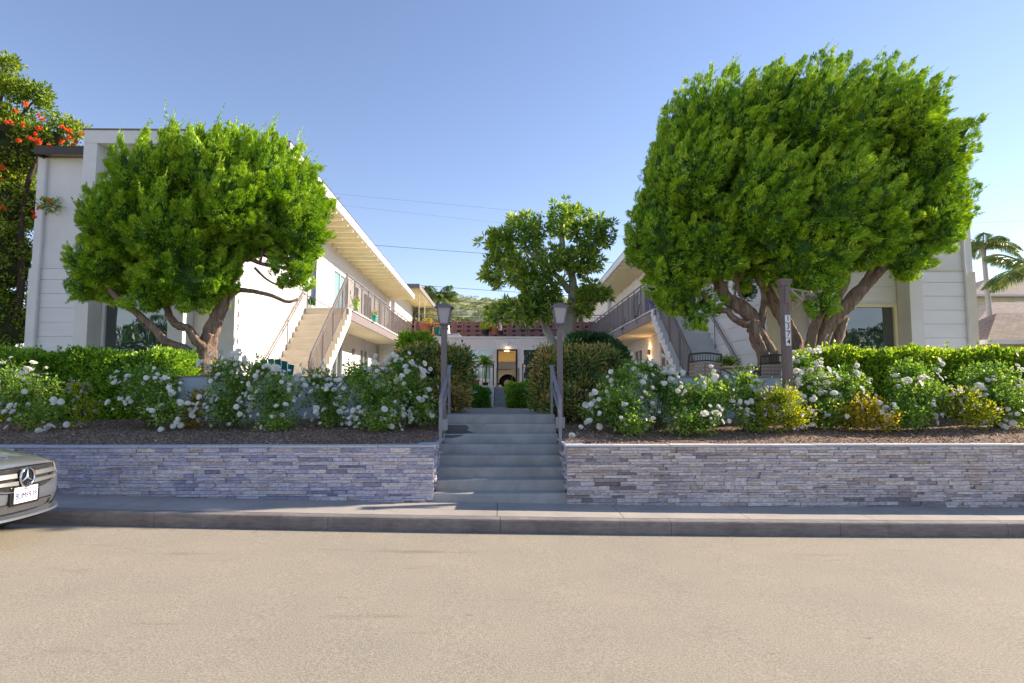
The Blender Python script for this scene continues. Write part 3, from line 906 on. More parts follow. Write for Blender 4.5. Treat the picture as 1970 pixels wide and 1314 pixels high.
def make_wing(sg, k, side, lab):
    W = lambda: WB(sg, k)
    root = T('apartment_building', lab, 'apartment building', (sg * 6.54 * k, 15.3, 1.86))
    Y0, Y1 = 15.3, 37.0
    UO = 11.5 if sg < 0 else 11.68
    # walls ------------------------------------------------------------
    m = W()
    m.wall('y', Y0, Y0 + .18, 6.56, UO, .9, 7.52, [(7.95, 9.72, 2.0, 3.9), (7.95, 9.72, 5.2, 7.05)])
    m.build('front_wall', MT['stucco'], root)
    gh = [(24.2, 25.8, 1.95, 3.95), (29.0, 30.8, 2.55, 3.75)]
    uh = [(21.3, 22.0, FL2, 6.55), (24.2, 26.3, 5.0, 6.55), (27.6, 28.5, FL2, 6.5), (29.5, 31.3, 5.1, 6.5), (33.2, 34.1, FL2, 6.5)]
    m = W(); m.wall('x', 6.54, 6.72, Y0 + .18, Y1, .9, 7.50, gh + uh); m.box(6.54, 6.56, Y0, Y0 + .18, .9, 7.5)
    m.build('court_wall', MT['stucco'], root)
    m = W(); m.box(UO - .18, UO, Y0 + .18, Y1, .9, 7.5); m.box(6.72, UO - .18, Y1 - .18, Y1, .9, 7.5)
    m.box(6.72, UO - .18, Y0 + .18, Y1 - .18, 4.2, 4.4)
    m.build('back_wall', MT['stucco'], root)
    # clapboards -------------------------------------------------------
    m = W(); z = 1.3
    while z < 4.70:
        m.box(10.22, UO - .24, Y0 - .022, Y0 - .002, z + .009, min(z + .345, 4.715)); z += .35
    z = 3.98
    while z < 7.5:
        if not 5.1 < z + .17 < 7.1: m.box(7.90, 9.70, Y0 - .022, Y0 - .002, z + .009, z + .345)
        z += .35
    m.box(7.12, 7.5, Y0 - .018, Y0 - .002, 1.3, 7.3)
    m.build('clapboards', MT['boards'], root)
    m = W(); z = 1.9
    while z < 7.2:
        m.box(6.512, 6.537, Y0 + .06, 20.85, z + .006, z + .40); z += .41
    m.build('stair_wall_boards', MT['boards'], root)
    m = W()
    m.box(UO - .21, UO + .02, Y0 - .05, Y0 - .003, .9, 4.72)
    m.box(10.2, UO - .22, Y0 - .03, Y0 - .003, 4.725, 4.76)
    m.box(6.50, 7.10, Y0 - .04, Y0 - .003, .9, 7.4)
    m.box(6.50, 6.537, Y0 - .001, Y0 + .05, .9, 7.4)
    m.build('corner_trim', MT['stucco_cream'] if sg > 0 else MT['stucco'], root)
    m = W(); m.tube([(UO - .25, Y0 - .055, 7.45), (UO - .25, Y0 - .055, 4.9), (UO - .25, Y0 - .08, 4.7), (UO - .25, Y0 - .08, 1.3)], .035, 8)
    m.build('downspout', MT['trimgrey'], root)
    for uu_, zz_ in ((6.85, 2.6), (6.85, 5.4)):
        m = W(); m.box(uu_ - .09, uu_ + .09, Y0 - .055, Y0 - .042, zz_, zz_ + .14)
        for q_ in range(4): m.box(uu_ - .08, uu_ + .08, Y0 - .065, Y0 - .056, zz_ + .015 + q_ * .032, zz_ + .03 + q_ * .032)
        m.build('vent', MT['trimgrey'], root)
    # pop out surround --------------------------------------------------
    m = W()
    m.box(7.50, 7.86, 14.78, Y0 - .024, 1.0, 7.69); m.box(9.73, 10.05, 14.78, Y0 - .024, 1.0, 7.69)
    m.box(7.50, 10.05, 14.78, Y0 - .024, 7.693, 8.02); m.box(7.50, 10.05, Y0 - .02, 17.0, 7.72, 8.02)
    m.build('window_surround', MT['stucco'], root, bevel=.008)
    m = W(); m.box(7.47, 10.08, 14.75, 17.05, 8.023, 8.05); m.build('parapet_cap', MT['roofing'], root)
    # roof ---------------------------------------------------------------
    m = W()
    sl = lambda y: -.012 * (y - 15)
    def slab(mm, u0, u1, y0, y1, z0, z1):
        mm.hexa([(u0, y0, z0 + sl(y0)), (u1, y0, z0 + sl(y0)), (u1, y1, z0 + sl(y1)), (u0, y1, z0 + sl(y1)), (u0, y0, z1 + sl(y0)), (u1, y0, z1 + sl(y0)), (u1, y1, z1 + sl(y1)), (u0, y1, z1 + sl(y1))])
    slab(m, 5.20, 7.46, 14.86, 36.9, 7.62, 7.70); slab(m, 7.46, 10.1, 17.1, 36.9, 7.62, 7.70); slab(m, 10.1, UO - .16, 15.05, 36.9, 7.60, 7.66)
    roof = m.build('roof', MT['soffit'], root)
    m = W(); slab(m, 5.17, 7.46, 14.82, 36.94, 7.704, 7.74); slab(m, 7.46, 10.1, 17.1, 36.94, 7.704, 7.74); slab(m, 10.1, UO - .12, 15.0, 36.94, 7.664, 7.70)
    m.build('roofing', MT['roofing'], roof)
    m = W(); slab(m, 5.13, 5.195, 14.86, 36.94, 7.50, 7.78)
    m.build('eave_fascia', MT['stucco_cream'] if False else MT['stucco'], roof)
    m = W(); slab(m, 5.12, 5.16, 14.84, 36.95, 7.784, 7.81); slab(m, 5.16, 7.46, 14.80, 14.84, 7.56, 7.80); slab(m, 10.08, UO - .12, 14.99, 15.04, 7.50, 7.70); slab(m, UO - .155, UO - .12, 15.045, 36.9, 7.50, 7.70)
    m.build('drip_edge', MT['darkbrown'], roof)
    y = 15.0
    while y < 36.9:
        m = W(); slab(m, 5.20, 6.53, y, y + .07, 7.40, 7.615)
        r_ = m.build('rafter', MT['soffit'], roof); y += .74
    # balcony -------------------------------------------------------------
    m = W(); m.box(5.14, 6.53, 20.72, 36.9, 4.20, FL2)
    bal = m.build('balcony', MT['soffit'], root)
    m = W(); m.box(5.08, 5.137, 20.70, 36.9, 4.16, FL2 - .02); m.build('fascia', MT['taupe'], bal)
    m = W(); m.box(5.05, 6.53, 20.66, 36.9, FL2 + .003, FL2 + .04); m.build('deck_edge', MT['stucco'], bal)
    m = W(); railing(m, (5.16, 20.78, FL2 + .04), (5.16, 36.8, FL2 + .04), 1.16, .115, 10)
    m.build('balcony_railing', MT['railpaint'], root)
    # stairs ----------------------------------------------------------------
    sr, run, n, yb = .2167, .285, 14, 17.0
    m = W()
    for i in range(n):
        zt = 1.436 + sr * (i + 1)
        m.box(5.03, 6.50, yb + run * i, yb + run * (i + 1) + .02, zt - sr, zt - .001 * i * 0)
    sm = 'stair_sunlit' if sg < 0 else 'stair_shade'
    stair = m.build('staircase', MT[sm], root, bevel=.008)
    m = W(); q = [(yb + .05, 1.436), (yb + run * n + .05, 1.436 + sr * n - .12), (yb + run * n + .05, 1.436 + sr * n - .40), (yb + .42, 1.436)]
    m.prism(q, 'x', 5.06, 5.16); m.build('stringer', MT['stucco'], stair)
    m = W(); a = (5.14, yb + .02, 1.436 + sr); b = (5.14, 20.80, FL2 + .04)
    railing(m, a, b, 1.12, .115, 9, low=.14); m.bar((5.14, yb - .15, 1.44), (5.14, yb - .15, 2.5), .045); m.bar((5.14, yb - .17, 2.50), (5.14, yb + .02, 1.436 + sr + 1.12), .05, .035)
    m.build('stair_railing', MT['railpaint'], stair)
    m = W()
    for dz in (.86,): m.bar((6.44, yb, 1.436 + sr + dz), (6.44, 20.8, FL2 + dz), .032)
    m.bar((6.44, yb, 1.436 + sr + .74), (6.44, 20.8, FL2 + .74), .02)
    for f in (.02, .5, .98):
        y = yb + (20.8 - yb) * f; z = 1.436 + sr + (FL2 - 1.436 - sr) * f
        m.bar((6.44, y, z), (6.44, y, z + .86), .022)
    m.build('wall_handrail', MT['railpaint'], stair)
    # windows ----------------------------------------------------------------
    fm = 'white' if sg < 0 else 'soffit'
    window(W, root, 'y', 7.95, 9.72, 2.0, 3.9, Y0, 1, 'glass', fm, .075, lab='large lower picture window reflecting trees')
    window(W, root, 'y', 7.95, 9.72, 5.2, 7.05, Y0, 1, 'glass', fm, .07, lab='upper picture window behind the tree')
    # (court side windows: x plane, W mirrors)
    def cw(y0, y1, z0, z1, split, pane):
        window(W, root, 'x', y0, y1, z0, z1, 6.54, split, pane, 'white')
    door(W, root, 21.3, 22.0, FL2 + .04, 6.55, 6.54, 'doorblue')
    cw(24.2, 26.3, 5.0, 6.55, 2, 'glass_blue' if sg < 0 else 'glass')
    door(W, root, 27.6, 28.5, FL2 + .04, 6.5, 6.54, 'doorblue')
    cw(29.5, 31.3, 5.1, 6.5, 2, 'glass'); door(W, root, 33.2, 34.1, FL2 + .04, 6.5, 6.54, 'doorbeige')
    cw(24.2, 25.8, 1.98, 3.95, 2, 'glass'); cw(29.0, 30.8, 2.55, 3.75, 2, 'glass')
    # wall lamps under the balcony
    for y in (23.3, 27.6):
        m = W(); m.box(6.43, 6.53, y - .05, y + .05, 3.35, 3.62); l = m.build('wall_lamp', MT['taupe'], root)
        if sg > 0:
            g = W(); g.box(6.45, 6.51, y - .03, y + .03, 3.625, 3.635); g.box(6.45, 6.51, y - .03, y + .03, 3.335, 3.345); g.build('bulb', MT['lampglow'], l)
            ld = bpy.data.lights.new('lamp_light', 'POINT'); ld.energy = 4; ld.color = (1, .55, .2); ld.shadow_soft_size = .03
            for dz in (3.72, 3.26):
                lo = bpy.data.objects.new('lamp_light', ld); COL.objects.link(lo); lo.parent = root
                lo.location = Vector((sg * k * 6.44, y, dz)) - Vector(root.location)
    # rear block of the same wing, slightly higher
    W2 = W
    m = W2(); m.box(6.4, 11.3, 37.6, 52, 1.2, 8.0); m.build('rear_wall', MT['stucco'], root)
    m = W2(); m.box(4.95, 11.6, 37.3, 52.3, 8.05, 8.12); rr = m.build('rear_roof', MT['soffit'], root)
    m = W2(); m.box(4.88, 4.948, 37.25, 52.3, 7.93, 8.22); m.box(4.95, 11.6, 37.22, 37.28, 7.96, 8.22); m.build('rear_fascia', MT['taupe'], rr)
    y = 37.6
    while y < 52:
        m = W2(); m.box(4.95, 6.39, y, y + .06, 7.9, 8.047); m.build('rafter', MT['soffit'], rr); y += .8
    window(W2, root, 'x', 39.5, 40.6, 5.4, 6.9, 6.4, 1, 'glass', 'white'); door(W2, root, 41.6, 42.5, 4.6, 6.8, 6.4, 'doorblue')
    window(W2, root, 'x', 43.5, 45.1, 5.4, 6.9, 6.4, 2, 'glass', 'white')
    m = W2(); m.box(5.0, 6.39, 37.0, 52, 4.25, 4.55); m.build('rear_landing', MT['soffit'], root)
    m = W2()
    for y in (38.4, 41.2): m.bar((5.05, y, 4.55), (5.05, y, 7.9), .05)
    m.build('porch_post', MT['stucco_cream'], root)
    return root


def emis(name, col, s):
    m, nt, b = newmat(name); b.inputs['Base Color'].default_value = (*col, 1)
    b.inputs['Emission Color'].default_value = (*col, 1); b.inputs['Emission Strength'].default_value = s
    return m
MT['lampglow'] = emis('lit lamp', (1, .85, .65), 2)
wl = make_wing(-1, 1.0, 'left', 'long two storey apartment wing on the left with a sunlit white court wall')
wr = make_wing(1, 1.018, 'right', 'long two storey apartment wing on the right with shaded court wall and lit lamps')
# house number on the sunlit left wing corner
ry = Matrix.Rotation(R(90), 4, 'X')
rot = Matrix.Rotation(R(90), 4, 'Z') @ ry
for i, ch in enumerate('1374'):
    text_mesh('house_number', ch, .20, MT['taupe'], wl, (-6.500, 15.48, 3.95 - .33 * i), rot, .010, 1.0, .0)

# ---- back building -------------------------------------------------------
bb = T('garage_building', 'low grey building across the back of the court with a roof terrace and open doorway', 'building', (0, 33, 1.86))
m = MB(); m.wall('y', 33, 33.25, -6.4, 6.5, 1.5, 4.56, [(-.17, .86, 1.5, 3.98), (-3.9, -2.95, 2.3, 3.95), (-1.95, -.47, 2.35, 4.02), (1.15, 3.1, 2.35, 4.02)])
m.build('wall', MT['stucco'], bb)
m = MB(); m.box(-6.42, 6.52, 32.94, 33.3, 4.563, 4.66); m.build('parapet_cap', MT['stucco'], bb, bevel=.01)
m = MB(); m.box(-6.4, 6.5, 33.26, 36.35, 4.40, 4.56); m.build('terrace_floor', MT['roofing'], bb)
m = MB(); m.box(-.35, -.18, 33.26, 36, 1.7, 4.39); m.box(.87, 1.04, 33.26, 36, 1.7, 4.39); m.box(-.17, .86, 33.31, 36.0, 4.02, 4.38)
m.box(-.17, .86, 35.7, 36.0, 3.45, 4.015)
m.build('passage', MT['soffit'], bb)
m = MB(); m.box(-.20, -.12, 32.97, 33.3, 1.86, 3.98); m.box(.81, .89, 32.97, 33.3, 1.86, 3.98); m.box(-.12, .81, 32.97, 33.3, 3.92, 3.98); m.build('door_frame', MT['dark'], bb)
m = MB(); m.lathe((.34, 34.3, 3.95), [(.13, 0), (.15, .02), (.15, .06)], 16); m.build('ceiling_lamp', MT['lampglow'], bb)
m = MB(); m.lathe((.37, 32.9, 4.1), [(.045, 0), (.06, .03), (.06, .24), (.02, .26)], 14); m.box(.34, .40, 32.9, 32.99, 4.2, 4.26); wl2 = m.build('wall_lamp', MT['white'], bb)
m = MB(); m.lathe((.37, 32.9, 4.085), [(.04, 0), (.04, .01)], 12); m.build('bulb', MT['lampglow'], wl2)
for nm, loc, e in (('lamp_light', (.37, 32.88, 4.02), .9), ('ceiling_light', (.34, 34.3, 3.85), 3)):
    ld = bpy.data.lights.new(nm, 'POINT'); ld.energy = e; ld.color = (1, .7, .4); ld.shadow_soft_size = .05
    lo = bpy.data.objects.new(nm, ld); COL.objects.link(lo); lo.parent = bb; lo.location = Vector(loc) - bb.location
W0 = lambda: MB()
window(W0, bb, 'y', -1.95, -.47, 2.35, 4.02, 33, 2, 'glass_blue', 'white', .07, lab='white framed sliding window with pale blue panes')
window(W0, bb, 'y', 1.15, 3.1, 2.35, 4.02, 33, 2, 'glass', 'white', .07, lab='white framed sliding window with dark panes')
window(W0, bb, 'y', -3.9, -2.95, 2.3, 3.95, 33, 1, 'glass', 'white', .07)

# ---- terrace things -------------------------------------------------------
t = T('terrace_railing', 'thin brown railing along the front edge of the roof terrace', 'railing', (0, 33.1, 4.66))
m = MB(); railing(m, (-4.6, 33.12, 4.66), (5.9, 33.12, 4.66), 1.16, .14, 14, w=.014); railing(m, (-4.6, 33.12, 4.66), (-4.95, 35.9, 4.56), 1.16, .14, 14, w=.014, midrail=True)
m.build('railing', MT['railpaint'], t)
t = T('breeze_block_wall', 'red brown pierced block wall behind the roof terrace', 'wall', (0, 36.05, 4.56))
m = MB(); bw = .53; bh = (P(900, 618, 36.05).z - 4.565) / 5
for j in range(5):
    z = 4.565 + bh * j
    x = -6.38
    while x < 6.0:
        m.box(x + .008, x + bw - .008, 36.05 + (.0 if (j % 2) else .04), 36.28, z + .008, z + bh * .52)
        if (j % 1) == 0:
            m.box(x + .008, x + .16, 36.06, 36.26, z + bh * .52 + .002, z + bh - .004); m.box(x + bw - .16, x + bw - .008, 36.06, 36.26, z + bh * .52 + .002, z + bh - .004)
        x += bw
m.build('blocks', MT['breeze'], t)
MB().box(-6.4, 6.5, 36.285, 36.30, 4.565, 5.8).build('backing', MT['darkbrown'], t)


def pot(name, lab, c, r, h, mat, plant=None, seed=0, group=None, cat='plant pot', sq=False):
    t = T(name, lab, cat, c, group)
    m = MB(); c = Vector(c)
    m.lathe(c, [(r * .68, 0), (r * .72, .01), (r * .95, h * .8), (r * 1.08, h * .8), (r * 1.1, h), (r * .95, h), (r * .93, h * .93)], 18); m.build('pot', MT[mat], t, smooth=False)
    if plant: plant(t, c + Vector((0, 0, h * .93)), np.random.default_rng(seed))
    return t


def spiky(L, n, W, mat='boxhedge', spread=.8):
    def f(t, c, rng):
        d = nrm(unit(rng, n) * spread + np.array([0, 0, 1.0])); d[:, 2] = np.abs(d[:, 2])
        V = leafquads(rng, np.tile(np.array(c), (n, 1)) + rng.normal(size=(n, 3)) * .02, d, L * rng.uniform(.6, 1.1, n), W)
        np_mesh('leaves', V, quads(n), MT[mat], t)
    return f


def bushy(r, n, mat, flower=None, fn=40, L=.06):
    def f(t, c, rng):
        cc = np.array(c) + np.array([0, 0, r * .7])
        C, Nn = blob_surface(rng, [(*cc, r, r, r * .8)], n, .4)
        np_mesh('leaves', clump_leaves(rng, C, Nn, .03, 4, L, L * .5), quads(n * 4), MT[mat], t)
        if flower:
            C, Nn = blob_surface(rng, [(*cc, r * 1.03, r * 1.03, r * .85)], fn, .1, zmin=cc[2] - r * .2)
            np_mesh('flowers', clump_leaves(rng, C, Nn, .02, 6, .05, .04), quads(fn * 6), MT[flower], t)
    return f


pot('plant_pot', 'yellow flowering plant in a black pot on the terrace edge', P(934, 644, 33.05), .22, .26, 'black', bushy(.3, 260, 'lime', 'yellowflower', 70), 1)
pot('plant_pot', 'large terracotta pot with a yellowish plant at the left end of the terrace', P(822, 645, 33.4), .38, .6, 'terracotta', bushy(.28, 120, 'duranta_y'), 2)
pot('plant_pot', 'small turquoise pot with pink flowers on the terrace edge', P(841, 644, 33.1), .19, .38, 'teal', bushy(.18, 90, 'bronze', 'redflower', 14), 3)
pot('plant_pot', 'orange pot beside the yellow flowers on the terrace edge', P(951, 644, 33.2), .26, .42, 'terracotta', None, 4)
pot('plant_pot', 'dark pot with a pale figurine on the terrace edge', P(963, 645, 33.05), .16, .25, 'black', None, 5)
t = T('bird_bath', 'small pale pedestal bath on the terrace edge', 'bird bath', P(963, 638, 33.1))
m = MB(); m.lathe(P(963, 637, 33.1), [(.1, 0), (.06, .05), (.05, .55), (.22, .68), (.24, .72), (.2, .72)], 16); m.build('pedestal', MT['trimgrey'], t)
t = T('storage_box', 'pale low box lying on the terrace edge behind the lamp', 'box', P(872, 645, 33.2)); c = P(872, 645, 33.2)
m = MB(); m.box(c.x - .45, c.x + .4, 33.1, 33.6, 4.67, 4.74); m.box(c.x - .36, c.x + .32, 33.15, 33.55, 4.743, 4.83); m.build('box', MT['white'], t, bevel=.01)
t = T('folded_parasol', 'folded white parasol standing on the terrace behind the left lamp', 'parasol', P(859, 645, 33.3)); c = P(859, 645, 33.3)
m = MB(); m.lathe((c.x, 33.4, 4.57), [(.16, 0), (.19, .2), (.15, .7), (.05, 1.05), (.01, 1.15)], 14); m.build('canopy', MT['white'], t)
t = T('wooden_screen', 'yellow ochre wooden screen standing on the terrace', 'screen', P(829, 645, 34)); c = P(829, 645, 34)
m = MB(); m.prism([(c.x - .12, 4.57), (c.x + .3, 4.57), (c.x + .3, 5.4), (c.x - .12, 5.85)], 'y', 34.4, 34.46); m.build('screen', pm('ochre wood', (.60, .36, .12), .7, .1, 3), t)
t = T('terrace_table', 'long dark table on the right of the terrace', 'table', P(1050, 640, 34)); c = P(1050, 640, 34)
m = MB(); m.box(c.x - 1.6, c.x + 1.6, 34, 34.7, 5.15, 5.2); m.build('tabletop', MT['railpaint'], t)
for dx in (-1.5, 1.5):
    for yy_ in (34.05, 34.6): MB().bar((c.x + dx, yy_, 4.57), (c.x + dx, yy_, 5.15), .05).build('leg', MT['railpaint'], t)

# ---- court railing with pots ---------------------------------------------------
t = T('court_railing', 'black iron railing left of the court doorway with potted plants behind', 'railing', (-2, 27, 1.86), group='black court railings')
m = MB(); railing(m, (-3.6, 27, 1.86), (-.31, 27, 1.86), 1.06, .15, 30, w=.018, top=.03, low=.1); m.bar((-.31, 27, 1.86), (-.31, 27, 2.95), .05); m.build('railing', MT['black'], t)
t = T('court_railing', 'black iron railing right of the court doorway with a black jacket on it', 'railing', (2, 27, 1.86), group='black court railings')
m = MB(); railing(m, (.96, 27, 1.86), (3.8, 27, 1.86), 1.06, .15, 30, w=.018, top=.03, low=.1); m.bar((.96, 27, 1.86), (.96, 27, 2.95), .05); m.build('railing', MT['black'], t)
for x, w in ((-.17, 'left'), (.78, 'right')):
    t = T('grab_rail', 'slim blue grey handrail post on the %s of the narrow court steps' % w, 'handrail', (x, 24, 1.86), group='handrail posts at the court doorway')
    m = MB(); m.bar((x, 26.5, 1.86), (x, 26.5, 2.72), .05); m.bar((x, 26.5, 2.72), (x, 27.3, 2.72), .05); m.bar((x, 27.3, 1.86), (x, 27.3, 2.72), .05); m.build('rail', MT['railblue'], t)
pot('plant_pot', 'terracotta pot with a spiky green plant behind the court railing', (-1.12, 27.5, 1.86), .185, .40, 'terracotta', spiky(.42, 90, .03), 7)
def cane(t, c, rng):
    m = MB()
    for dx in (-.05, .04, .01): m.tube([c, c + Vector((dx, 0, .4)), c + Vector((dx * 1.6, 0, 1.0 + dx * 2))], .025, 6)
    m.build('canes', MT['lime'], t)
    P_ = []; D = []
    for k in range(170):
        h = rng.uniform(.75, 1.15); a = rng.uniform(0, 6.28)
        P_.append((c.x + rng.normal() * .05, c.y + rng.normal() * .05, c.z + h)); D.append((math.cos(a), math.sin(a), rng.uniform(-.5, .7)))
    V = leafquads(rng, np.array(P_), nrm(np.array(D)), rng.uniform(.25, .45, 170), .05)
    np_mesh('leaves', V, quads(170), MT['lime'], t)
pot('plant_pot', 'tall cane plant in a black pot behind the court railing', (-.66, 27.4, 1.86), .13, .28, 'black', cane, 8)
# jacket hanging on the railing
t = T('jacket', 'black jacket hanging over the court railing', 'jacket', (1.45, 27, 2.9))
m = MB()
def cloth(pts, y, th=.05):
    m.prism(pts, 'y', y, y + th)
cloth([(1.22, 2.96), (1.62, 2.96), (1.72, 2.75), (1.70, 2.2), (1.55, 2.05), (1.40, 2.25), (1.36, 1.95), (1.22, 1.98), (1.25, 2.4), (1.18, 2.2), (1.10, 2.22), (1.14, 2.7)], 26.9, .1)
cloth([(1.7, 2.9), (1.78, 2.7), (1.84, 2.1), (1.75, 2.05), (1.66, 2.5)], 26.93, .08)
m.build('jacket', MT['black'], t, bevel=.02)
t = T('bollard', 'two short white posts below the jacket', 'post', (1.6, 28, 1.86))
m = MB()
for x in (1.55, 2.1): m.lathe((x, 28, 1.86), [(.10, 0), (.10, .9), (.06, .95)], 14)
m.build('posts', MT['white'], t)

# ---- pickup seen side-on through the doorway -----------------------------------
t = T('pickup_truck', 'beige pickup truck seen through the open doorway', 'pickup truck', (0, 38, 1.86))
MT['beigepaint'] = pm('beige car paint', (.80, .74, .64), .35, .03, 2, coat=.5)
m = MB(); z0 = 1.86
cx = .42; arch = [(cx + .52 * math.cos(a), z0 + .42 + .50 * math.sin(a)) for a in fr(math.pi * 1.0, 0, 12)]
m.prism([(-2.2, z0 + .45), (cx - .52, z0 + .40)] + arch[1:-1] + [(cx + .52, z0 + .40), (1.35, z0 + .45), (1.35, z0 + 1.25), (-2.2, z0 + 1.25)], 'y', 36.9, 38.6)
m.build('body', MT['beigepaint'], t)
m = MB(); m.box(cx - .56, cx + .56, 37.25, 38.35, z0 + .41, z0 + 1.0); m.box(-2.1, 1.3, 37.0, 38.5, z0 + .30, z0 + .44); m.build('chassis', MT['dark'], t)
m = MB(); m.prism([(-2.15, z0 + 1.255), (-.6, z0 + 1.255), (-.72, z0 + 1.85), (-1.9, z0 + 1.85)], 'y', 37.05, 38.45); m.build('cab', MT['beigepaint'], t, bevel=.05)
m = MB(); m.prism([(-.55, z0 + 1.253), (1.3, z0 + 1.253), (1.22, z0 + 1.78), (-.5, z0 + 1.78)], 'y', 37.0, 38.5); m.build('bed_cover', MT['white'], t, bevel=.03)
for yy_ in (36.92, 38.4):
    for wx in (cx, -1.75):
        m = MB(); w_ = [(wx + .37 * math.cos(a), z0 + .37 + .37 * math.sin(a)) for a in fr(0, 2 * math.pi, 28)[:-1]]; m.prism(w_, 'y', yy_, yy_ + .2); wh = m.build('wheel', MT['black'], t)
        m = MB(); w_ = [(wx + .21 * math.cos(a), z0 + .37 + .21 * math.sin(a)) for a in fr(0, 2 * math.pi, 24)[:-1]]; m.prism(w_, 'y', yy_ - .012, yy_ + .1); m.build('rim', MT['beigepaint'], wh)
        m = MB()
        for j in range(5):
            a = j * 2 * math.pi / 5 + .3; m.prism([(wx + .12 * math.cos(a) + .035 * math.cos(b), z0 + .37 + .12 * math.sin(a) + .035 * math.sin(b)) for b in fr(0, 6.283, 8)[:-1]], 'y', yy_ - .018, yy_ - .01)
        m.build('rim_holes', MT['dark'], wh)
m = MB(); m.box(-.3, .62, 36.87, 36.89, z0 + 1.17, z0 + 1.20); m.build('side_trim', MT['black'], t)
m = MB(); m.box(-.38, -.3, 36.86, 36.89, z0 + 1.14, z0 + 1.23); m.build('tail_lamp', MT['redpaint'] if 'redpaint' in MT else pm('red lens', (.6, .03, .04), .3, .05, 3), t)
# ------------------------------------------------------------------ entry fittings
def lamp_post(px, pyb, Y, lab):
    b = P(px, pyb, Y); top = P(px, 583, Y).z; x, y = b.x, b.y
    t = T('street_lamp', lab, 'lamp post', (x, y, b.z), group='lamp posts flanking the entry steps')
    m = MB(); m.box(x - .045, x + .045, y - .045, y + .045, b.z - .1, top - .40); m.build('post', MT['lampmetal'], t, bevel=.008)
    m = MB(); m.box(x - .072, x + .072, y - .06, y + .08, b.z - .05, b.z + .13); m.build('footing', MT['stairpaint'], t, bevel=.01)
    m = MB(); m.lathe((x, y, top - .43), [(.062, 0), (.068, .02), (.05, .05), (.07, .075), (.075, .09)], 4 * 4); m.build('collar', MT['lampmetal'], t)
    zb = top - .335; zt = top - .085
    def fr4(w0, w1, za, zb_, mm):
        mm.add([(x - w0, y - w0, za), (x + w0, y - w0, za), (x + w0, y + w0, za), (x - w0, y + w0, za), (x - w1, y - w1, zb_), (x + w1, y - w1, zb_), (x + w1, y + w1, zb_), (x - w1, y + w1, zb_)],
               [(3, 2, 1, 0), (4, 5, 6, 7), (0, 1, 5, 4), (1, 2, 6, 5), (2, 3, 7, 6), (3, 0, 4, 7)])
    m = MB(); fr4(.062, .108, zb, zt, m); g = m.build('lamp_glass', MT['frost'], t)
    m = MB()
    for i, j in ((-1, -1), (1, -1), (1, 1), (-1, 1)):
        m.bar((x + i * .066, y + j * .066, zb), (x + i * .113, y + j * .113, zt), .014)
    m.box(x - .075, x + .075, y - .075, y + .075, zb - .018, zb); m.build('lantern_frame', MT['lampmetal'], t)
    m = MB(); fr4(.148, .150, zt, zt + .016, m); fr4(.140, .05, zt + .017, zt + .07, m); fr4(.048, .03, zt + .071, zt + .088, m)
    m.build('lantern_cap', MT['lampmetal'], t)
lamp_post(853, 822, 10.0, 'taupe lamp post with a square lantern left of the entry steps')
lamp_post(1078, 818, 10.05, 'taupe lamp post with a square lantern right of the entry steps')


def step_rail(sg, lab):
    x = sg * .86
    t = T('handrail', lab, 'handrail', (x, 9.3, .9), group='painted iron handrails at the entry steps')
    ya, yb = 9.05, 10.62
    za, zb = 1.62, 2.13
    a = Vector((x, ya, za)); b = Vector((x, yb, zb))
    m = MB(); mid = a.lerp(b, .5)
    s = [a + Vector((0, -.02, -.10)), a + Vector((0, 0, -.02)), a + Vector((0, .06, .025))] + [a.lerp(b, .3) + Vector((0, 0, -.02)), mid + Vector((0, 0, 0)), b + Vector((0, -.12, .0)), b + Vector((0, 0, .015)), b + Vector((sg * .06, .06, .03))]
    sp = spline(s, 4)
    for p, q in zip(sp[:-1], sp[1:]): m.bar(p, q + (q - p) * .04, .05, .022)
    m.build('top_rail', MT['railblue'], t)
    m = MB(); m.bar((x, ya - .01, .86), (x, ya - .01, za - .02), .045); m.build('front_leg', MT['railblue'], t)
    m = MB(); m.bar((x, yb - .1, 1.28), (x, yb - .1, zb - .01), .04); m.build('rear_leg', MT['railblue'], t)
    m = MB(); m.bar((x, ya, za - .25), (x, yb - .12, zb - .30), .03, .015); m.build('lower_bar', MT['railblue'], t)
step_rail(-1, 'taupe iron handrail on the left of the entry steps')
step_rail(1, 'taupe iron handrail on the right of the entry steps')

# number post with tiles -------------------------------------------------------
b = P(1516, 752, 10.0); tp = P(1506, 538, 10.0)
t = T('sign_post', 'weathered square post with white number tiles and empty bracket before the right juniper', 'sign post', (b.x, 10, 1.05))
x = b.x; zt = tp.z
m = MB(); m.box(x - .062, x + .062, 9.935, 10.065, .95, zt - .11); m.build('post', MT['post'], t, bevel=.006)
m = MB(); m.box(x - .075, x + .075, 9.925, 10.075, zt - .108, zt - .085); 
m.add([(x - .072, 9.928, zt - .084), (x + .072, 9.928, zt - .084), (x + .072, 10.072, zt - .084), (x - .072, 10.072, zt - .084), (x - .098, 9.902, zt - .03), (x + .098, 9.902, zt - .03), (x + .098, 10.098, zt - .03), (x - .098, 10.098, zt - .03)],
      [(3, 2, 1, 0), (4, 5, 6, 7), (0, 1, 5, 4), (1, 2, 6, 5), (2, 3, 7, 6), (3, 0, 4, 7)])
m.box(x - .098, x + .098, 9.902, 10.098, zt - .0295, zt); m.build('cap', MT['post'], t)
m = MB(); m.box(x - .03, x + .03, 9.915, 9.929, zt - .40, zt - .13); m.build('bracket_plate', MT['post'], t)
m = MB()
A = Vector((x + .05, 9.94, zt - .155)); E = P(1559, 562, 9.95)
m.bar(A, E, .012, .02); m.bar(A + Vector((.03, 0, -.02)), A.lerp(E, .62) + Vector((0, 0, -.16)), .018, .03)
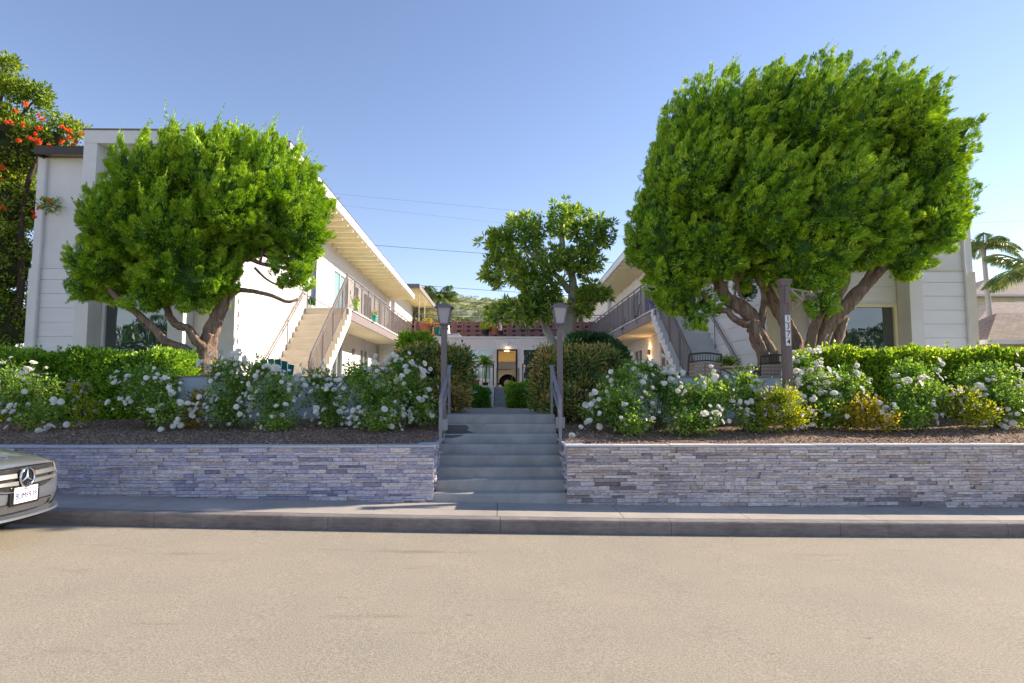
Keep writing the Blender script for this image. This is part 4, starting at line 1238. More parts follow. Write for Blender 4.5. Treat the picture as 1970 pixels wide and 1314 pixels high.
m.bar(A.lerp(E, .52) + Vector((0, 0, -.12)), E, .01); m.bar(A.lerp(E, .63), A.lerp(E, .63) + Vector((0, 0, -.17)), .024)
m.lathe(E + Vector((0, 0, -.02)), [(.012, -.02), (.026, 0), (.026, .02), (.012, .04)], 12)
m.tube(spline([A + Vector((.0, -.01, -.36)), A.lerp(E, .3) + Vector((0, 0, -.30)), A.lerp(E, .6) + Vector((0, 0, -.14))], 5), .005, 6)
m.build('sign_bracket', MT['rust'], t)
MT['tile'] = pm('white number tile', (.78, .78, .80), .35, .03, 6)
tz = [P(1512, y, 9.93).z for y in (613, 628, 643, 658)]
for zc, ch in zip(tz, '1374'):
    m = MB(); m.box(x - .040, x + .036, 9.912, 9.934, zc - .058, zc + .058); o = m.build('number_tile', MT['tile'], t, bevel=.002)
    text_mesh('digit', ch, .125, MT['dark'], o, (x, 9.910, zc), ry, .001, .9, .001)

# adirondack chair ------------------------------------------------------------
c = P(532, 735, 12.7); c.z = 1.44
t = T('garden_chair', 'teal slatted garden chair behind the low wall at the foot of the left stairs', 'garden chair', c)
for i in range(6):
    f = (i - 2.5) / 2.5; m = MB()
    xb, xt = c.x + f * .22, c.x + f * .34; zt_ = c.z + .93 - .10 * f * f; w = .045
    m.hexa([(xb - w, 12.75, c.z + .3), (xb + w, 12.75, c.z + .3), (xb + w, 12.775, c.z + .3), (xb - w, 12.775, c.z + .3),
            (xt - w * 1.35, 12.52, zt_), (xt + w * 1.35, 12.52, zt_ - .03 * f), (xt + w * 1.35, 12.545, zt_ - .03 * f), (xt - w * 1.35, 12.545, zt_)])
    m.build('back_slat', MT['teal'], t, bevel=.004)
m = MB()
for i in range(5): m.box(c.x - .27, c.x + .27, 12.78 + .1 * i, 12.86 + .1 * i, c.z + .30 + .02 * i, c.z + .322 + .02 * i)
m.build('seat', MT['teal'], t)
for sx in (-.3, .3):
    m = MB(); m.box(c.x + sx - .02, c.x + sx + .02, 13.2, 13.3, c.z, c.z + .55); m.build('leg', MT['teal'], t)
    m = MB(); m.box(c.x + sx - .02, c.x + sx + .02, 12.62, 12.72, c.z, c.z + .55); m.build('leg', MT['teal'], t)
    m = MB(); m.box(c.x + sx - .06, c.x + sx + .06, 12.58, 13.36, c.z + .553, c.z + .575); m.build('armrest', MT['teal'], t)
# an old round planter on the wall ledge hidden by the rose, brown stool ----------------

# wicker patio chairs, table ----------------------------------------------------------
MT['wicker'] = islandmat('woven brown strap', [(0, (.26, .17, .12)), (.5, (.40, .28, .21)), (1, (.54, .40, .31))], .7, .2)
MT['strap'] = pm('pinkish strap', (.42, .30, .24), .7, .1, 5)


def wicker(c, w, lab, yaw, arm=True, mat='wicker', h=1.0):
    c = Vector(c); t = T('patio_chair', lab, 'patio chair', c, group='woven patio chairs')
    Mx = Matrix.Rotation(yaw, 4, 'Z')
    X = lambda x, y, z: c + Mx @ Vector((x, y, z))
    m = MB()
    for s in (-1, 1): m.tube([X(s * w / 2, .0, .35), X(s * w / 2, -.10, h - .05), X(s * (w / 2 - .01), -.11, h)], .018, 8)
    m.tube(spline([X(-w / 2, -.105, h - .02), X(0, -.135, h + .01), X(w / 2, -.105, h - .02)], 5), .018, 8)
    m.tube(spline([X(-w / 2, -.09, h - .17), X(0, -.12, h - .14), X(w / 2, -.09, h - .17)], 5), .014, 8)
    for i in range(1, 12): m.bar(X(-w / 2 + w * i / 12, -.10, h - .15), X(-w / 2 + w * i / 12, -.12, h), .008)
    m.build('back_frame', MT['darkbrown'], t)
    m = MB(); n = 9
    for i in range(n):
        x = -w / 2 + w * (i + .5) / n; yy2 = -.012 * (1 - (2 * i / (n - 1) - 1) ** 2)
        m.hexa([X(x - .021, -.02 + yy2, .42), X(x + .021, -.02 + yy2, .42), X(x + .021, -.014 + yy2, .42), X(x - .021, -.014 + yy2, .42), X(x - .021, -.09 + yy2, h - .18), X(x + .021, -.09 + yy2, h - .18), X(x + .021, -.084 + yy2, h - .18), X(x - .021, -.084 + yy2, h - .18)])
    for j in range(6):
        z = .44 + (h - .64) * j / 5; y = -.024 - .068 * (z - .42) / (h - .60)
        m.box(*[0] * 6) if False else m.bar(X(-w / 2, y, z), X(w / 2, y - .01, z), .008, .045, up=(0, 0, 1))
    m.build('woven_back', MT[mat], t)
    m = MB(); m.hexa([X(-w / 2, 0, .40), X(w / 2, 0, .40), X(w / 2, .5, .42), X(-w / 2, .5, .42), X(-w / 2, 0, .43), X(w / 2, 0, .43), X(w / 2, .5, .45), X(-w / 2, .5, .45)]); m.build('seat', MT[mat], t)
    for s in (-1, 1):
        for y in (.02, .48): MB().tube([X(s * w / 2, y, 0), X(s * w / 2, y, .42)], .018, 8).build('leg', MT['darkbrown'], t)
        MB().tube(spline([X(s * w / 2, -.05, .62), X(s * (w / 2 + .03), .2, .68), X(s * w / 2, .46, .60), X(s * w / 2, .48, .42)], 5), .018, 8).build('armrest', MT['darkbrown'], t)
    return t
q = P(1354, 735, 12.4); wicker((q.x, 12.4, 1.45), .66, 'woven brown patio chair with a gridded back left of the round table', R(4), h=1.02)
q = P(1492, 735, 12.3); wicker((q.x, 12.3, 1.45), .58, 'pinkish woven patio chair behind the number post', R(-8), mat='strap', h=.98)
q = P(1425, 705, 13.1); tz_ = P(1425, 706, 13.1).z
t = T('patio_table', 'round brown patio table between the two woven chairs', 'patio table', (q.x, 13.1, 1.44))
m = MB(); m.lathe((q.x, 13.1, tz_ - .04), [(.48, 0), (.5, .01), (.5, .035), (.48, .04)], 28); m.build('tabletop', MT['wicker'], t)
for a in (.8, 2.4, 3.9, 5.5):
    m = MB(); m.tube(spline([(q.x + .35 * math.cos(a), 13.1 + .35 * math.sin(a), 1.42), (q.x + .2 * math.cos(a), 13.1 + .2 * math.sin(a), (1.8 + tz_) / 2), (q.x + .4 * math.cos(a), 13.1 + .4 * math.sin(a), tz_ - .04)], 5), .014, 8); m.build('leg', MT['darkbrown'], t)

# planters hung on the balcony railings -------------------------------------------------
def hang(px, py, Y, sg, r, mat, lab, flower='bronze', k=1.0):
    p = P(px, py, Y); t = T('hanging_pot', lab, 'plant pot', p, group='pots on wire brackets along the balconies')
    m = MB(); m.lathe(p - Vector((0, 0, .13)), [(r * .65, 0), (r * .85, .17), (r * 1.1, .17), (r * 1.12, .24), (r * .95, .24)], 16); m.build('pot', MT[mat], t)
    rng = np.random.default_rng(int(px)); n = 70
    V = clump_leaves(rng, np.array([[p.x, p.y, p.z + .18]]), np.array([[0, 0, 1.]]), r * 1.2, n, .07, .03); np_mesh('leaves', V, quads(n), MT[flower], t)
    xr = sg * 5.16 * k
    m = MB(); m.tube(spline([(xr, Y, p.z + .5), (xr - sg * .03, Y, p.z + .25), (p.x, Y - .02, p.z - .15), (xr - sg * .02, Y, p.z - .2)], 5), .010, 6)
    m.bar((xr, Y, p.z), (p.x, Y, p.z), .014); m.build('bracket', MT['black'], t)
MT['limepot'] = pm('lime pot', (.28, .52, .08), .5, .05, 4); MT['aquapot'] = pm('aqua pot', (.03, .42, .32), .5, .05, 4); MT['bluepot'] = pm('blue pot', (.05, .05, .55), .4, .05, 4)
hang(685, 587, 21.3, -1, .115, 'limepot', 'lime green pot hung on the left balcony beside the stair top')
hang(720, 612, 24.6, -1, .115, 'aquapot', 'turquoise pot hung on the left balcony, second from the stairs')
hang(773, 648, 31.5, -1, .13, 'aquapot', 'small aqua pot hung at the far end of the left balcony')
hang(1255, 587, 21.6, 1, .12, 'bluepot', 'cobalt blue pot hung on the right balcony beside the juniper', k=1.018)
hang(1176, 648, 28.6, 1, .16, 'aquapot', 'green pot hung low on the far right balcony', k=1.018)
for i, (px, py, Y) in enumerate(((1230, 610, 23.3), (1203, 633, 26.0))):
    p = P(px, py, Y); t = T('pot_bracket', ('empty black pot bracket nearer the stairs on the right balcony', 'empty black pot bracket further along the right balcony')[i], 'bracket', p, group='empty pot brackets on the right balcony')
    m = MB(); xr = 5.25; m.tube(spline([(xr, Y, p.z + .5), (xr - .05, Y, p.z + .2), (p.x - .15, Y, p.z - .05), (xr - .1, Y, p.z - .25)], 5), .012, 6); m.bar((xr, Y, p.z), (p.x - .15, Y, p.z), .014)
    m.lathe((p.x - .1, Y, p.z), [(.1, 0), (.11, .01), (.1, .02)], 14); m.build('bracket', MT['black'], t)
# row of spiky potted plants on the left stair landing (their shadow falls on the lit wall)
t = T('plant_pot', 'low spiky plants in a trough on the left stair landing against the lit wall', 'plant pot', (-6.4, 21, FL2))
MB().box(-6.49, -6.34, 20.9, 21.25, FL2 + .04, FL2 + .16).build('trough', MT['trimgrey'], t)
rng = np.random.default_rng(3); n = 60
V = leafquads(rng, np.stack([rng.uniform(-6.48, -6.34, n), rng.uniform(20.92, 21.22, n), np.full(n, FL2 + .15)], 1), nrm(np.array([0, 0, 1.]) + unit(rng, n) * .25), rng.uniform(.2, .42, n), .035); np_mesh('leaves', V, quads(n), MT['darkshrub'], t)

# ------------------------------------------------------------------ power lines
for i, (a, b, r) in enumerate([((640, 372, 95), (1330, 436, 95), .012), ((640, 393, 95), (1330, 468, 95), .010), ((700, 470, 70), (1330, 516, 70), .022), ((780, 547, 80), (1300, 582, 80), .028), ((800, 573, 80), (1300, 612, 80), .032), ((1850, 430, 70), (2300, 408, 70), .012)]):
    A, B = P(*a), P(*b); d = B - A; A2 = A - d * 1.5; B2 = B + d * 1.5
    labs = ['topmost faint power line across the sky', 'second faint power line across the sky', 'dark power line between the two roofs above the court', 'power line crossing the ridge of the hill', 'lowest double power line in front of the hill', 'faint power line over the neighbouring house at the right']
    pts = [A2.lerp(B2, k / 12) - Vector((0, 0, 4 * .5 * (k / 12) * (1 - k / 12))) + Vector((0, 0, .45)) for k in range(13)]
    o = MB().tube(pts, r, 5).build('power_line', MT['darkbrown']); tag(o, labs[i], 'power line', 'overhead power lines')

# dry leaves and grit in the gutter and on the sidewalk
rng = np.random.default_rng(77); n = 1500
x = rng.uniform(-9, 10, n); y = np.where(rng.random(n) < .7, 7.41 - rng.random(n) ** 3 * .25, rng.uniform(7.6, 8.4, n))
z = np.array([gz(a) + (.164 + .005 * (b - 7.6) if b > 7.5 else .004) for a, b in zip(x, y)])
d = unit(rng, n); d[:, 2] *= .15; d = nrm(d)
keep = (y < 7.45) | (rng.random(n) < .18)
V = leafquads(rng, np.stack([x, y, z], 1)[keep], d[keep], rng.uniform(.010, .035, n)[keep], rng.uniform(.005, .014, n)[keep], np.array([0, 0, 1.]), .3)
o = np_mesh('gutter_debris', V, quads(int(keep.sum())), MT['chips']); tag(o, 'dry leaf bits and grit lying in the gutter and on the sidewalk', 'debris', kind='stuff')
def cracks(name, lab, y0, y1, n, seed, mat, w):
    rng = random.Random(seed); m = MB()
    for i in range(n):
        x = rng.uniform(-4.2, 4.2) * (.5 + .16 * 3); y = rng.uniform(y0, y1); L = rng.uniform(.06, .18); st = int(L / .03)
        px_, py_ = x, y; pts = []
        for k in range(st):
            pts.append((px_, py_)); px_ += .03; py_ += rng.uniform(-.012, .012)
        for (a, b), (c, e) in zip(pts[:-1], pts[1:]):
            ww = w * rng.uniform(.4, 1.2); zz = lambda q, r: gz(q) + .01 * (1 - abs(r) / 7) + .0035
            m.add([(a, b - ww, zz(a, b)), (c, e - ww, zz(c, e)), (c, e + ww, zz(c, e)), (a, b + ww, zz(a, b))], [(0, 1, 2, 3)])
    o = m.build(name, mat); o['kind'] = 'structure'; o['label'] = lab
cracks('road_cracks', 'short dark hairline cracks in the asphalt', 3.9, 7.2, 12, 5, pm('crack filler', (.20, .17, .13), .9, .2, 5), .0028)
# ------------------------------------------------------------------ junipers
def blob(px, py, Y, rx, ry, rz):
    p = P(px, py, Y); return (p.x, p.y, p.z, rx, ry, rz)

t = T('juniper_tree', 'smaller clipped juniper with a domed bright green crown in front of the left wing', 'juniper tree', (P(395, 715, 12.6).x, 12.6, 1.86), group='twisted juniper trees')
m = MB(); B_ = 12.6
limb(m, PX((392, 782, B_), (398, 690, B_), (402, 655, B_), (415, 620, 12.55), (428, 585, 12.5), (440, 530, 12.6), (450, 440, 12.7)), .20, .09, 1, 14, .25)
limb(m, PX((388, 782, B_ - .08), (384, 700, B_ - .08), (392, 668, B_ - .1), (404, 640, B_ - .12)), .13, .10, 2, 10, .3)
limb(m, PX((392, 700, 12.55), (375, 690, 12.5), (355, 670, 12.4), (332, 664, 12.4), (315, 655, 12.35), (296, 632, 12.3), (262, 600, 12.3), (215, 560, 12.3), (190, 520, 12.3)), .11, .05, 3, 10, .35)
limb(m, PX((398, 672, 12.5), (378, 655, 12.35), (362, 632, 12.3), (335, 622, 12.3), (320, 590, 12.4), (300, 520, 12.5)), .10, .05, 4, 10, .35)
limb(m, PX((428, 590, 12.5), (452, 562, 12.5), (480, 560, 12.5), (520, 568, 12.5), (552, 580, 12.5), (575, 575, 12.6)), .06, .03, 5, 8, .2)
limb(m, PX((436, 540, 12.6), (470, 500, 12.6), (505, 508, 12.6), (532, 512, 12.6), (565, 520, 12.7)), .06, .03, 6, 8, .25)
limb(m, PX((470, 500, 12.6), (500, 490, 12.7), (530, 500, 12.7), (560, 495, 12.8)), .045, .02, 7, 8, .25)
limb(m, PX((490, 515, 12.6), (510, 535, 12.6), (535, 548, 12.6), (560, 545, 12.6)), .03, .015, 8, 8, .2)
limb(m, PX((500, 505, 12.6), (505, 480, 12.6), (500, 450, 12.6)), .03, .02, 9, 8, .2)
m.build('trunk', MT['bark'], t, smooth=True)
BL = [blob(430, 364, 12.9, 1.30, 1.3, .95), blob(330, 374, 12.8, 1.10, 1.4, .80), blob(522, 384, 13.0, 1.0, 1.3, 1.0),
      blob(268, 450, 12.6, 1.05, 1.2, .95), blob(213, 525, 12.6, .66, .9, .62), blob(350, 470, 12.3, 1.0, 1.1, 1.0), blob(370, 540, 12.2, .80, .8, .62),
      blob(455, 420, 12.5, .9, 1.2, .9), blob(567, 430, 12.8, .65, .9, .95), blob(567, 525, 12.7, .42, .55, .50), blob(300, 560, 12.3, .55, .7, .5), blob(430, 525, 12.4, .45, .5, .45),
      blob(420, 329, 13.0, 1.45, 1.1, .60), blob(168, 560, 12.6, .35, .5, .3)]
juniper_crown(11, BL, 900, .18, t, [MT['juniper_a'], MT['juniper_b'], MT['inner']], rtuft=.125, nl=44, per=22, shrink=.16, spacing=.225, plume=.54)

t = T('juniper_tree', 'huge broad juniper with a flat windswept dark green crown in front of the right wing', 'juniper tree', (P(1530, 700, 12.7).x, 12.7, 1.86), group='twisted juniper trees')
m = MB()
limb(m, PX((1488, 782, 12.6), (1480, 690, 12.6), (1462, 650, 12.6), (1448, 615, 12.6), (1432, 598, 12.6), (1400, 575, 12.6), (1385, 548, 12.6), (1372, 520, 12.7), (1345, 470, 12.7)), 0.206, 0.086, 11, 14, .3)
limb(m, PX((1470, 782, 12.5), (1470, 690, 12.5), (1455, 650, 12.45), (1448, 618, 12.5)), 0.138, 0.112, 12, 12, .3)
limb(m, PX((1452, 622, 12.5), (1432, 622, 12.45), (1410, 612, 12.4), (1398, 598, 12.4), (1375, 595, 12.4), (1350, 560, 12.4)), 0.086, 0.043, 13, 10, .3)
limb(m, PX((1462, 640, 12.6), (1468, 600, 12.6), (1470, 570, 12.7), (1462, 540, 12.7), (1445, 500, 12.7)), 0.086, 0.052, 14, 10, .3)
limb(m, PX((1530, 782, 12.8), (1532, 680, 12.8), (1518, 635, 12.8), (1500, 600, 12.8), (1478, 560, 12.8), (1455, 525, 12.8), (1440, 480, 12.8), (1430, 400, 12.8)), 0.163, 0.077, 15, 12, .3)
limb(m, PX((1408, 590, 12.5), (1412, 570, 12.4), (1418, 545, 12.4), (1410, 520, 12.4), (1392, 500, 12.4)), 0.030, 0.017, 16, 8, .3)
limb(m, PX((1428, 600, 12.5), (1425, 570, 12.45), (1420, 545, 12.4), (1432, 515, 12.4), (1440, 480, 12.4)), 0.034, 0.017, 17, 8, .3)
limb(m, PX((1418, 545, 12.4), (1400, 530, 12.4), (1385, 510, 12.4)), 0.026, 0.010, 18, 8, .3)
limb(m, PX((1572, 782, 12.6), (1572, 690, 12.6), (1578, 650, 12.6), (1600, 615, 12.6), (1630, 585, 12.6), (1660, 555, 12.6), (1688, 525, 12.6), (1715, 495, 12.7), (1740, 470, 12.7)), 0.198, 0.086, 19, 14, .3)
limb(m, PX((1600, 782, 12.7), (1602, 690, 12.7), (1612, 650, 12.7), (1622, 610, 12.7)), 0.103, 0.103, 20, 10, .3)
limb(m, PX((1585, 640, 12.6), (1592, 605, 12.5), (1610, 575, 12.5), (1625, 548, 12.5), (1632, 510, 12.6), (1630, 440, 12.6)), 0.112, 0.052, 21, 10, .3)
limb(m, PX((1665, 552, 12.6), (1672, 525, 12.6), (1690, 500, 12.6), (1700, 460, 12.6)), 0.069, 0.043, 22, 10, .3)
limb(m, PX((1625, 548, 12.5), (1612, 540, 12.45), (1600, 525, 12.4), (1590, 500, 12.4)), 0.043, 0.026, 23, 8, .3)
limb(m, PX((1570, 782, 12.4), (1560, 690, 12.4), (1565, 640, 12.4), (1580, 600, 12.45)), 0.103, 0.086, 24, 10, .3)
limb(m, PX((1615, 420, 12.0), (1640, 440, 12.0), (1665, 452, 12.0)), 0.026, 0.013, 25, 8, .2)
limb(m, PX((1600, 470, 12.2), (1610, 440, 12.1), (1625, 430, 12.0)), 0.052, 0.026, 26, 8, .2)
m.build('trunk', MT['bark'], t, smooth=True)
BR = [blob(1550, 279, 13.1, 1.9, 1.7, 1.15), blob(1376, 289, 13.1, 1.35, 1.5, 1.15), blob(1688, 274, 13.1, 1.30, 1.5, 1.15), blob(1738, 344, 13.0, 1.05, 1.4, 1.2),
      blob(1326, 384, 12.9, 1.15, 1.6, 1.15), blob(1276, 474, 12.8, .70, 1.1, .95), blob(1296, 554, 12.6, .60, .8, .62), blob(1366, 474, 12.2, .8, .8, .7), blob(1470, 404, 11.9, 1.1, .9, 1.1),
      blob(1540, 494, 12.0, .95, .8, .80), blob(1600, 404, 12.0, 1.0, .9, 1.0), blob(1595, 474, 12.2, .6, .6, .55), blob(1658, 434, 12.3, .85, .9, .85), blob(1758, 434, 12.8, .85, 1.0, .75),
      blob(1818, 424, 12.9, .38, .8, .55), blob(1740, 496, 12.5, .60, .6, .52), blob(1585, 576, 12.1, .27, .27, .32), blob(1480, 474, 12.2, .7, .7, .6), blob(1336, 594, 12.5, .32, .4, .42), blob(1560, 219, 13.2, 2.5, 1.2, .62),
      blob(1650, 484, 12.4, .5, .6, .4), blob(1425, 524, 12.9, .5, .6, .3)]
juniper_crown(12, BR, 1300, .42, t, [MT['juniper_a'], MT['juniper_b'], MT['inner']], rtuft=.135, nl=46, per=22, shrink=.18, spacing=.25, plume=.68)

# ------------------------------------------------------------------ middle tree
t = T('broadleaf_tree', 'open broadleaf tree with pale grey limbs and glossy leaves in the middle of the court', 'tree', (P(1095, 700, 17.0).x, 20, 1.8))
m = MB()
limb(m, PX((1100, 780, 17.0), (1097, 665, 17.0), (1092, 632, 17.0), (1098, 600, 17.0), (1102, 560, 17.0), (1100, 530, 17.0), (1085, 500, 17.0), (1080, 450, 17.0)), .20, .075, 31, 12, .1)
limb(m, PX((1088, 700, 16.9), (1065, 660, 16.9), (1050, 632, 16.9), (1042, 600, 16.9), (1020, 580, 16.9), (1005, 540, 16.9), (985, 500, 16.9)), .135, .06, 32, 10, .1)
limb(m, PX((1092, 630, 17.0), (1112, 600, 17.0), (1130, 585, 17.0), (1148, 580, 17.0)), .08, .03, 33, 8, .1)
limb(m, PX((1075, 560, 17.0), (1050, 530, 16.8), (1035, 500, 16.8), (1010, 480, 16.8)), .08, .05, 34, 8, .1)
limb(m, PX((1095, 560, 17.0), (1080, 540, 16.8), (1065, 525, 16.8), (1040, 500, 16.8), (1030, 480, 16.8)), .10, .05, 35, 8, .1)
limb(m, PX((1042, 600, 16.9), (1000, 610, 16.8), (975, 612, 16.8), (950, 615, 16.8)), .05, .02, 36, 8, .1)
limb(m, PX((1100, 530, 17.0), (1120, 500, 17.0), (1140, 470, 17.0), (1160, 440, 17.0)), .07, .03, 37, 8, .1)
limb(m, PX((1010, 560, 16.9), (985, 530, 16.9), (965, 510, 16.9), (940, 500, 16.9)), .06, .03, 38, 8, .1)
m.build('trunk', MT['bark_grey'], t, smooth=True)
BC = [blob(1085, 425, 17.1, 0.59, 0.77, 0.51), blob(1140, 445, 17.0, 0.68, 0.77, 0.53), blob(1120, 500, 16.7, 0.64, 0.68, 0.42), blob(1010, 450, 17.0, 0.77, 0.85, 0.53), blob(960, 470, 17.0, 0.53, 0.68, 0.41), blob(990, 520, 16.8, 0.72, 0.77, 0.53),
      blob(1040, 560, 16.6, 0.64, 0.68, 0.64), blob(1055, 590, 16.6, 0.42, 0.51, 0.42), blob(950, 520, 16.9, 0.38, 0.42, 0.42), blob(952, 608, 16.7, 0.31, 0.34, 0.26), blob(985, 600, 16.6, 0.42, 0.51, 0.36), blob(1140, 565, 17.0, 0.47, 0.51, 0.36), blob(1120, 590, 17.0, 0.34, 0.42, 0.26), blob(1060, 500, 16.6, 0.51, 0.59, 0.42), blob(1020, 600, 16.5, 0.42, 0.51, 0.38)]
rng = np.random.default_rng(41)
C, Nn = blob_surface(rng, BC, 850, depth=.6, inside=.6)
C = C + rng.normal(size=C.shape) * .05
foliage('crown', rng, [(0, clump_leaves(rng, C, Nn, .045, 20, .165, .052, out=.45, up=.15, jit=1.0))], [MT['magnolia']], t)

# ------------------------------------------------------------------ flame tree, left edge
t = T('flowering_tree', 'tall tree with orange red flowers at the left edge beside the left wing', 'flowering tree', (-13.6, 16.5, 1.5))
m = MB(); limb(m, [Vector(v) for v in ((-13.4, 16.6, .8), (-13.3, 16.6, 3), (-13.5, 16.5, 5.5), (-13.8, 16.5, 8.5))], .25, .12, 51, 10, .2)
limb(m, [Vector(v) for v in ((-13.4, 16.6, 2), (-12.6, 16.4, 4), (-12.5, 16.2, 6.5), (-12.0, 16, 8.0))], .12, .05, 52, 8, .2)
for i, pp in enumerate((((30, 330, 16), (60, 270, 16), (130, 250, 16)), ((20, 250, 16), (60, 200, 16), (95, 175, 16)), ((0, 200, 16), (10, 150, 16), (15, 120, 16)))):
    limb(m, PX(*pp), .04, .015, 60 + i, 6, .2)
m.build('trunk', MT['bark_dark'], t, smooth=True)
BF = [blob(-20, 330, 16.3, 1.1, 1.1, 1.2), blob(20, 280, 16.2, 1.15, 1.1, .75), blob(90, 275, 16.2, .68, .8, .35), blob(30, 390, 16.4, .55, .9, .9), blob(5, 500, 16.4, .7, .9, 1.1), blob(0, 620, 16.5, .7, .9, 1.1), blob(-40, 240, 16.3, 1.1, 1.1, .9),
      blob(30, 230, 16.1, .5, .6, .30), blob(-90, 420, 17, 1.6, 1.2, 2.2), blob(35, 570, 16.9, .35, .6, .5)]
rng = np.random.default_rng(51)
C, Nn = blob_surface(rng, BF, 1500, depth=.4, inside=.7)
C2, N2 = blob_surface(rng, [blob(*a) for a in ((18, 125, 16, .22, .3, .14), (14, 165, 16, .25, .3, .2), (60, 175, 16, .40, .4, .20), (78, 185, 16, .3, .3, .16), (80, 208, 16, .2, .2, .10), (12, 150, 16, .2, .2, .16), (118, 238, 16, .3, .3, .18), (150, 252, 16, .22, .2, .18), (95, 395, 15.2, .13, .15, .08), (92, 192, 16, .10, .1, .08), (35, 180, 16, .3, .3, .15))], 180, depth=.6, inside=.5)
C = np.concatenate([C, C2]); Nn = np.concatenate([Nn, N2])
foliage('crown', rng, [(0, clump_leaves(rng, C, Nn, .15, 26, .10, .045, out=.4, up=.1, jit=.9))], [MT['flame'], MT['inner_brown']], t, core=BF[:7] + [BF[8]], core_s=.72)
# flower clusters: one mesh copied
rng = np.random.default_rng(52); cu = unit(rng, 40); cu[:, 2] = np.abs(cu[:, 2]) * .8
proto = np_mesh('flower_cluster', leafquads(rng, cu * .02 + np.array(wloc(t)), nrm(cu), rng.uniform(.10, .17, 40), .08), quads(40), MT['redflower'], t)
spots = [(50, 200, 1), (28, 214, 1), (73, 223, 1), (83, 231, .9), (20, 236, 1), (42, 240, 1), (12, 234, .8), (75, 248, 1.1), (58, 268, 1.2), (72, 272, 1.3), (37, 272, 1.1), (67, 258, .8), (120, 246, 1.1), (133, 253, 1.2), (132, 265, 1), (120, 274, 1.2), (140, 280, .8), (95, 281, .9), (165, 250, .9), (155, 260, .8), (145, 272, .9), (4, 323, 1.1), (5, 402, 1.1), (75, 402, .8), (63, 410, .9), (66, 417, .8), (95, 388, .8), (3, 345, .7)]
for i, (px, py, s) in enumerate(spots):
    o = proto if i == 0 else proto.copy()
    if i: COL.objects.link(o); o.parent = t
    o.location = P(px, py, 15.0 if py < 380 else 14.8) - wloc(t) - Vector((0, 0, 0)); s *= .48; o.scale = (s, s, s); o.rotation_euler = (rng.random(), rng.random(), rng.random() * 6)

# ------------------------------------------------------------------ hedges and shrubs
def boxpts(rng, x0, x1, y0, y1, z0, z1, n, wob=.09):
    A = np.array([(x1 - x0) * (z1 - z0), (x1 - x0) * (y1 - y0), (y1 - y0) * (z1 - z0), (y1 - y0) * (z1 - z0), (x1 - x0) * (z1 - z0) * .3]); A /= A.sum()
    k = rng.choice(5, size=n, p=A); a = rng.random(n); b = rng.random(n)
    X = x0 + (x1 - x0) * a; Y = y0 + (y1 - y0) * b; Z = z0 + (z1 - z0) * b; Nn = np.zeros((n, 3))
    Pp = np.stack([X, np.full(n, y0), Z], 1); Nn[:, 1] = -1
    s = k == 1; Pp[s] = np.stack([X, Y, np.full(n, z1)], 1)[s]; Nn[s] = (0, 0, 1)
    s = k == 2; Pp[s] = np.stack([np.full(n, x0), y0 + (y1 - y0) * a, Z], 1)[s]; Nn[s] = (-1, 0, 0)
    s = k == 3; Pp[s] = np.stack([np.full(n, x1), y0 + (y1 - y0) * a, Z], 1)[s]; Nn[s] = (1, 0, 0)
    s = k == 4; Pp[s] = np.stack([X, np.full(n, y1), Z], 1)[s]; Nn[s] = (0, 1, 0)
    off = .05 * np.sin(Pp[:, 0] * 4.1 + Pp[:, 2] * 3) + .04 * np.sin(Pp[:, 0] * 9 + 1) + wob * (rng.random(n) - .6)
    return Pp + Nn * off[:, None], Nn


def hedge(lab, x0, x1, y0, y1, z0, z1, n, per, L, W, mat, seed, sprig=0, cat='hedge', group=None, cr=.06, name='hedge'):
    rng = np.random.default_rng(seed); t = T(name, lab, cat, ((x0 + x1) / 2, (y0 + y1) / 2, z0), group)
    C, Nn = boxpts(rng, x0, x1, y0, y1, z0, z1, n)
    parts = [(0, clump_leaves(rng, C, Nn, cr, per, L, W, out=.6, up=.35, jit=.8))]
    if sprig:
        k = sprig; X = rng.uniform(x0, x1, k); Y = rng.uniform(y0, y1, k); h = rng.uniform(.06, .22, k) * (rng.random(k) ** 2 + .3)
        q = np.repeat(np.arange(k), 10); tt = rng.random(len(q))
        pts = np.stack([X[q], Y[q], z1 + tt * h[q]], 1); parts.append((0, leafquads(rng, pts, nrm(unit(rng, len(q)) * .7 + np.array([0, 0, .8])), L, W)))
    o = foliage('leaves', rng, parts, [MT[mat]], t)
    m = MB(); g = .09; m.box(x0 + g, x1 - g, y0 + g, y1 - g, z0, z1 - g); m.build('dark_core', MT['inner'], t)  # dark box inside the hedge, coloured as shade behind the leaves
    return t
hedge('long clipped green hedge at the far left under the picture window', -11.2, -5.95, 11.3, 12.3, 1.1, 2.36, 4300, 14, .062, .034, 'hedge', 61, 120)
hedge('long hedge on the right under the picture window, its leaves coloured as sunlit', 5.75, 11.2, 11.3, 12.3, 1.1, 2.40, 4600, 14, .066, .036, 'hedge_lit', 62, 260)
hedge('small box hedge cube left of the court path', P(892, 745, 14.6).x - .2, P(941, 745, 14.6).x, 14.6, 15.3, 1.28, P(900, 748, 14.6).z, 900, 12, .035, .02, 'boxhedge', 63, 0, group='clipped box hedges by the court path', cr=.05)
hedge('bright box hedge cube right of the court path', P(978, 745, 14.3).x, P(1050, 745, 14.3).x, 14.3, 15.1, 1.28, P(1000, 742, 14.3).z, 1300, 12, .035, .02, 'hedge', 64, 10, group='clipped box hedges by the court path', cr=.05)


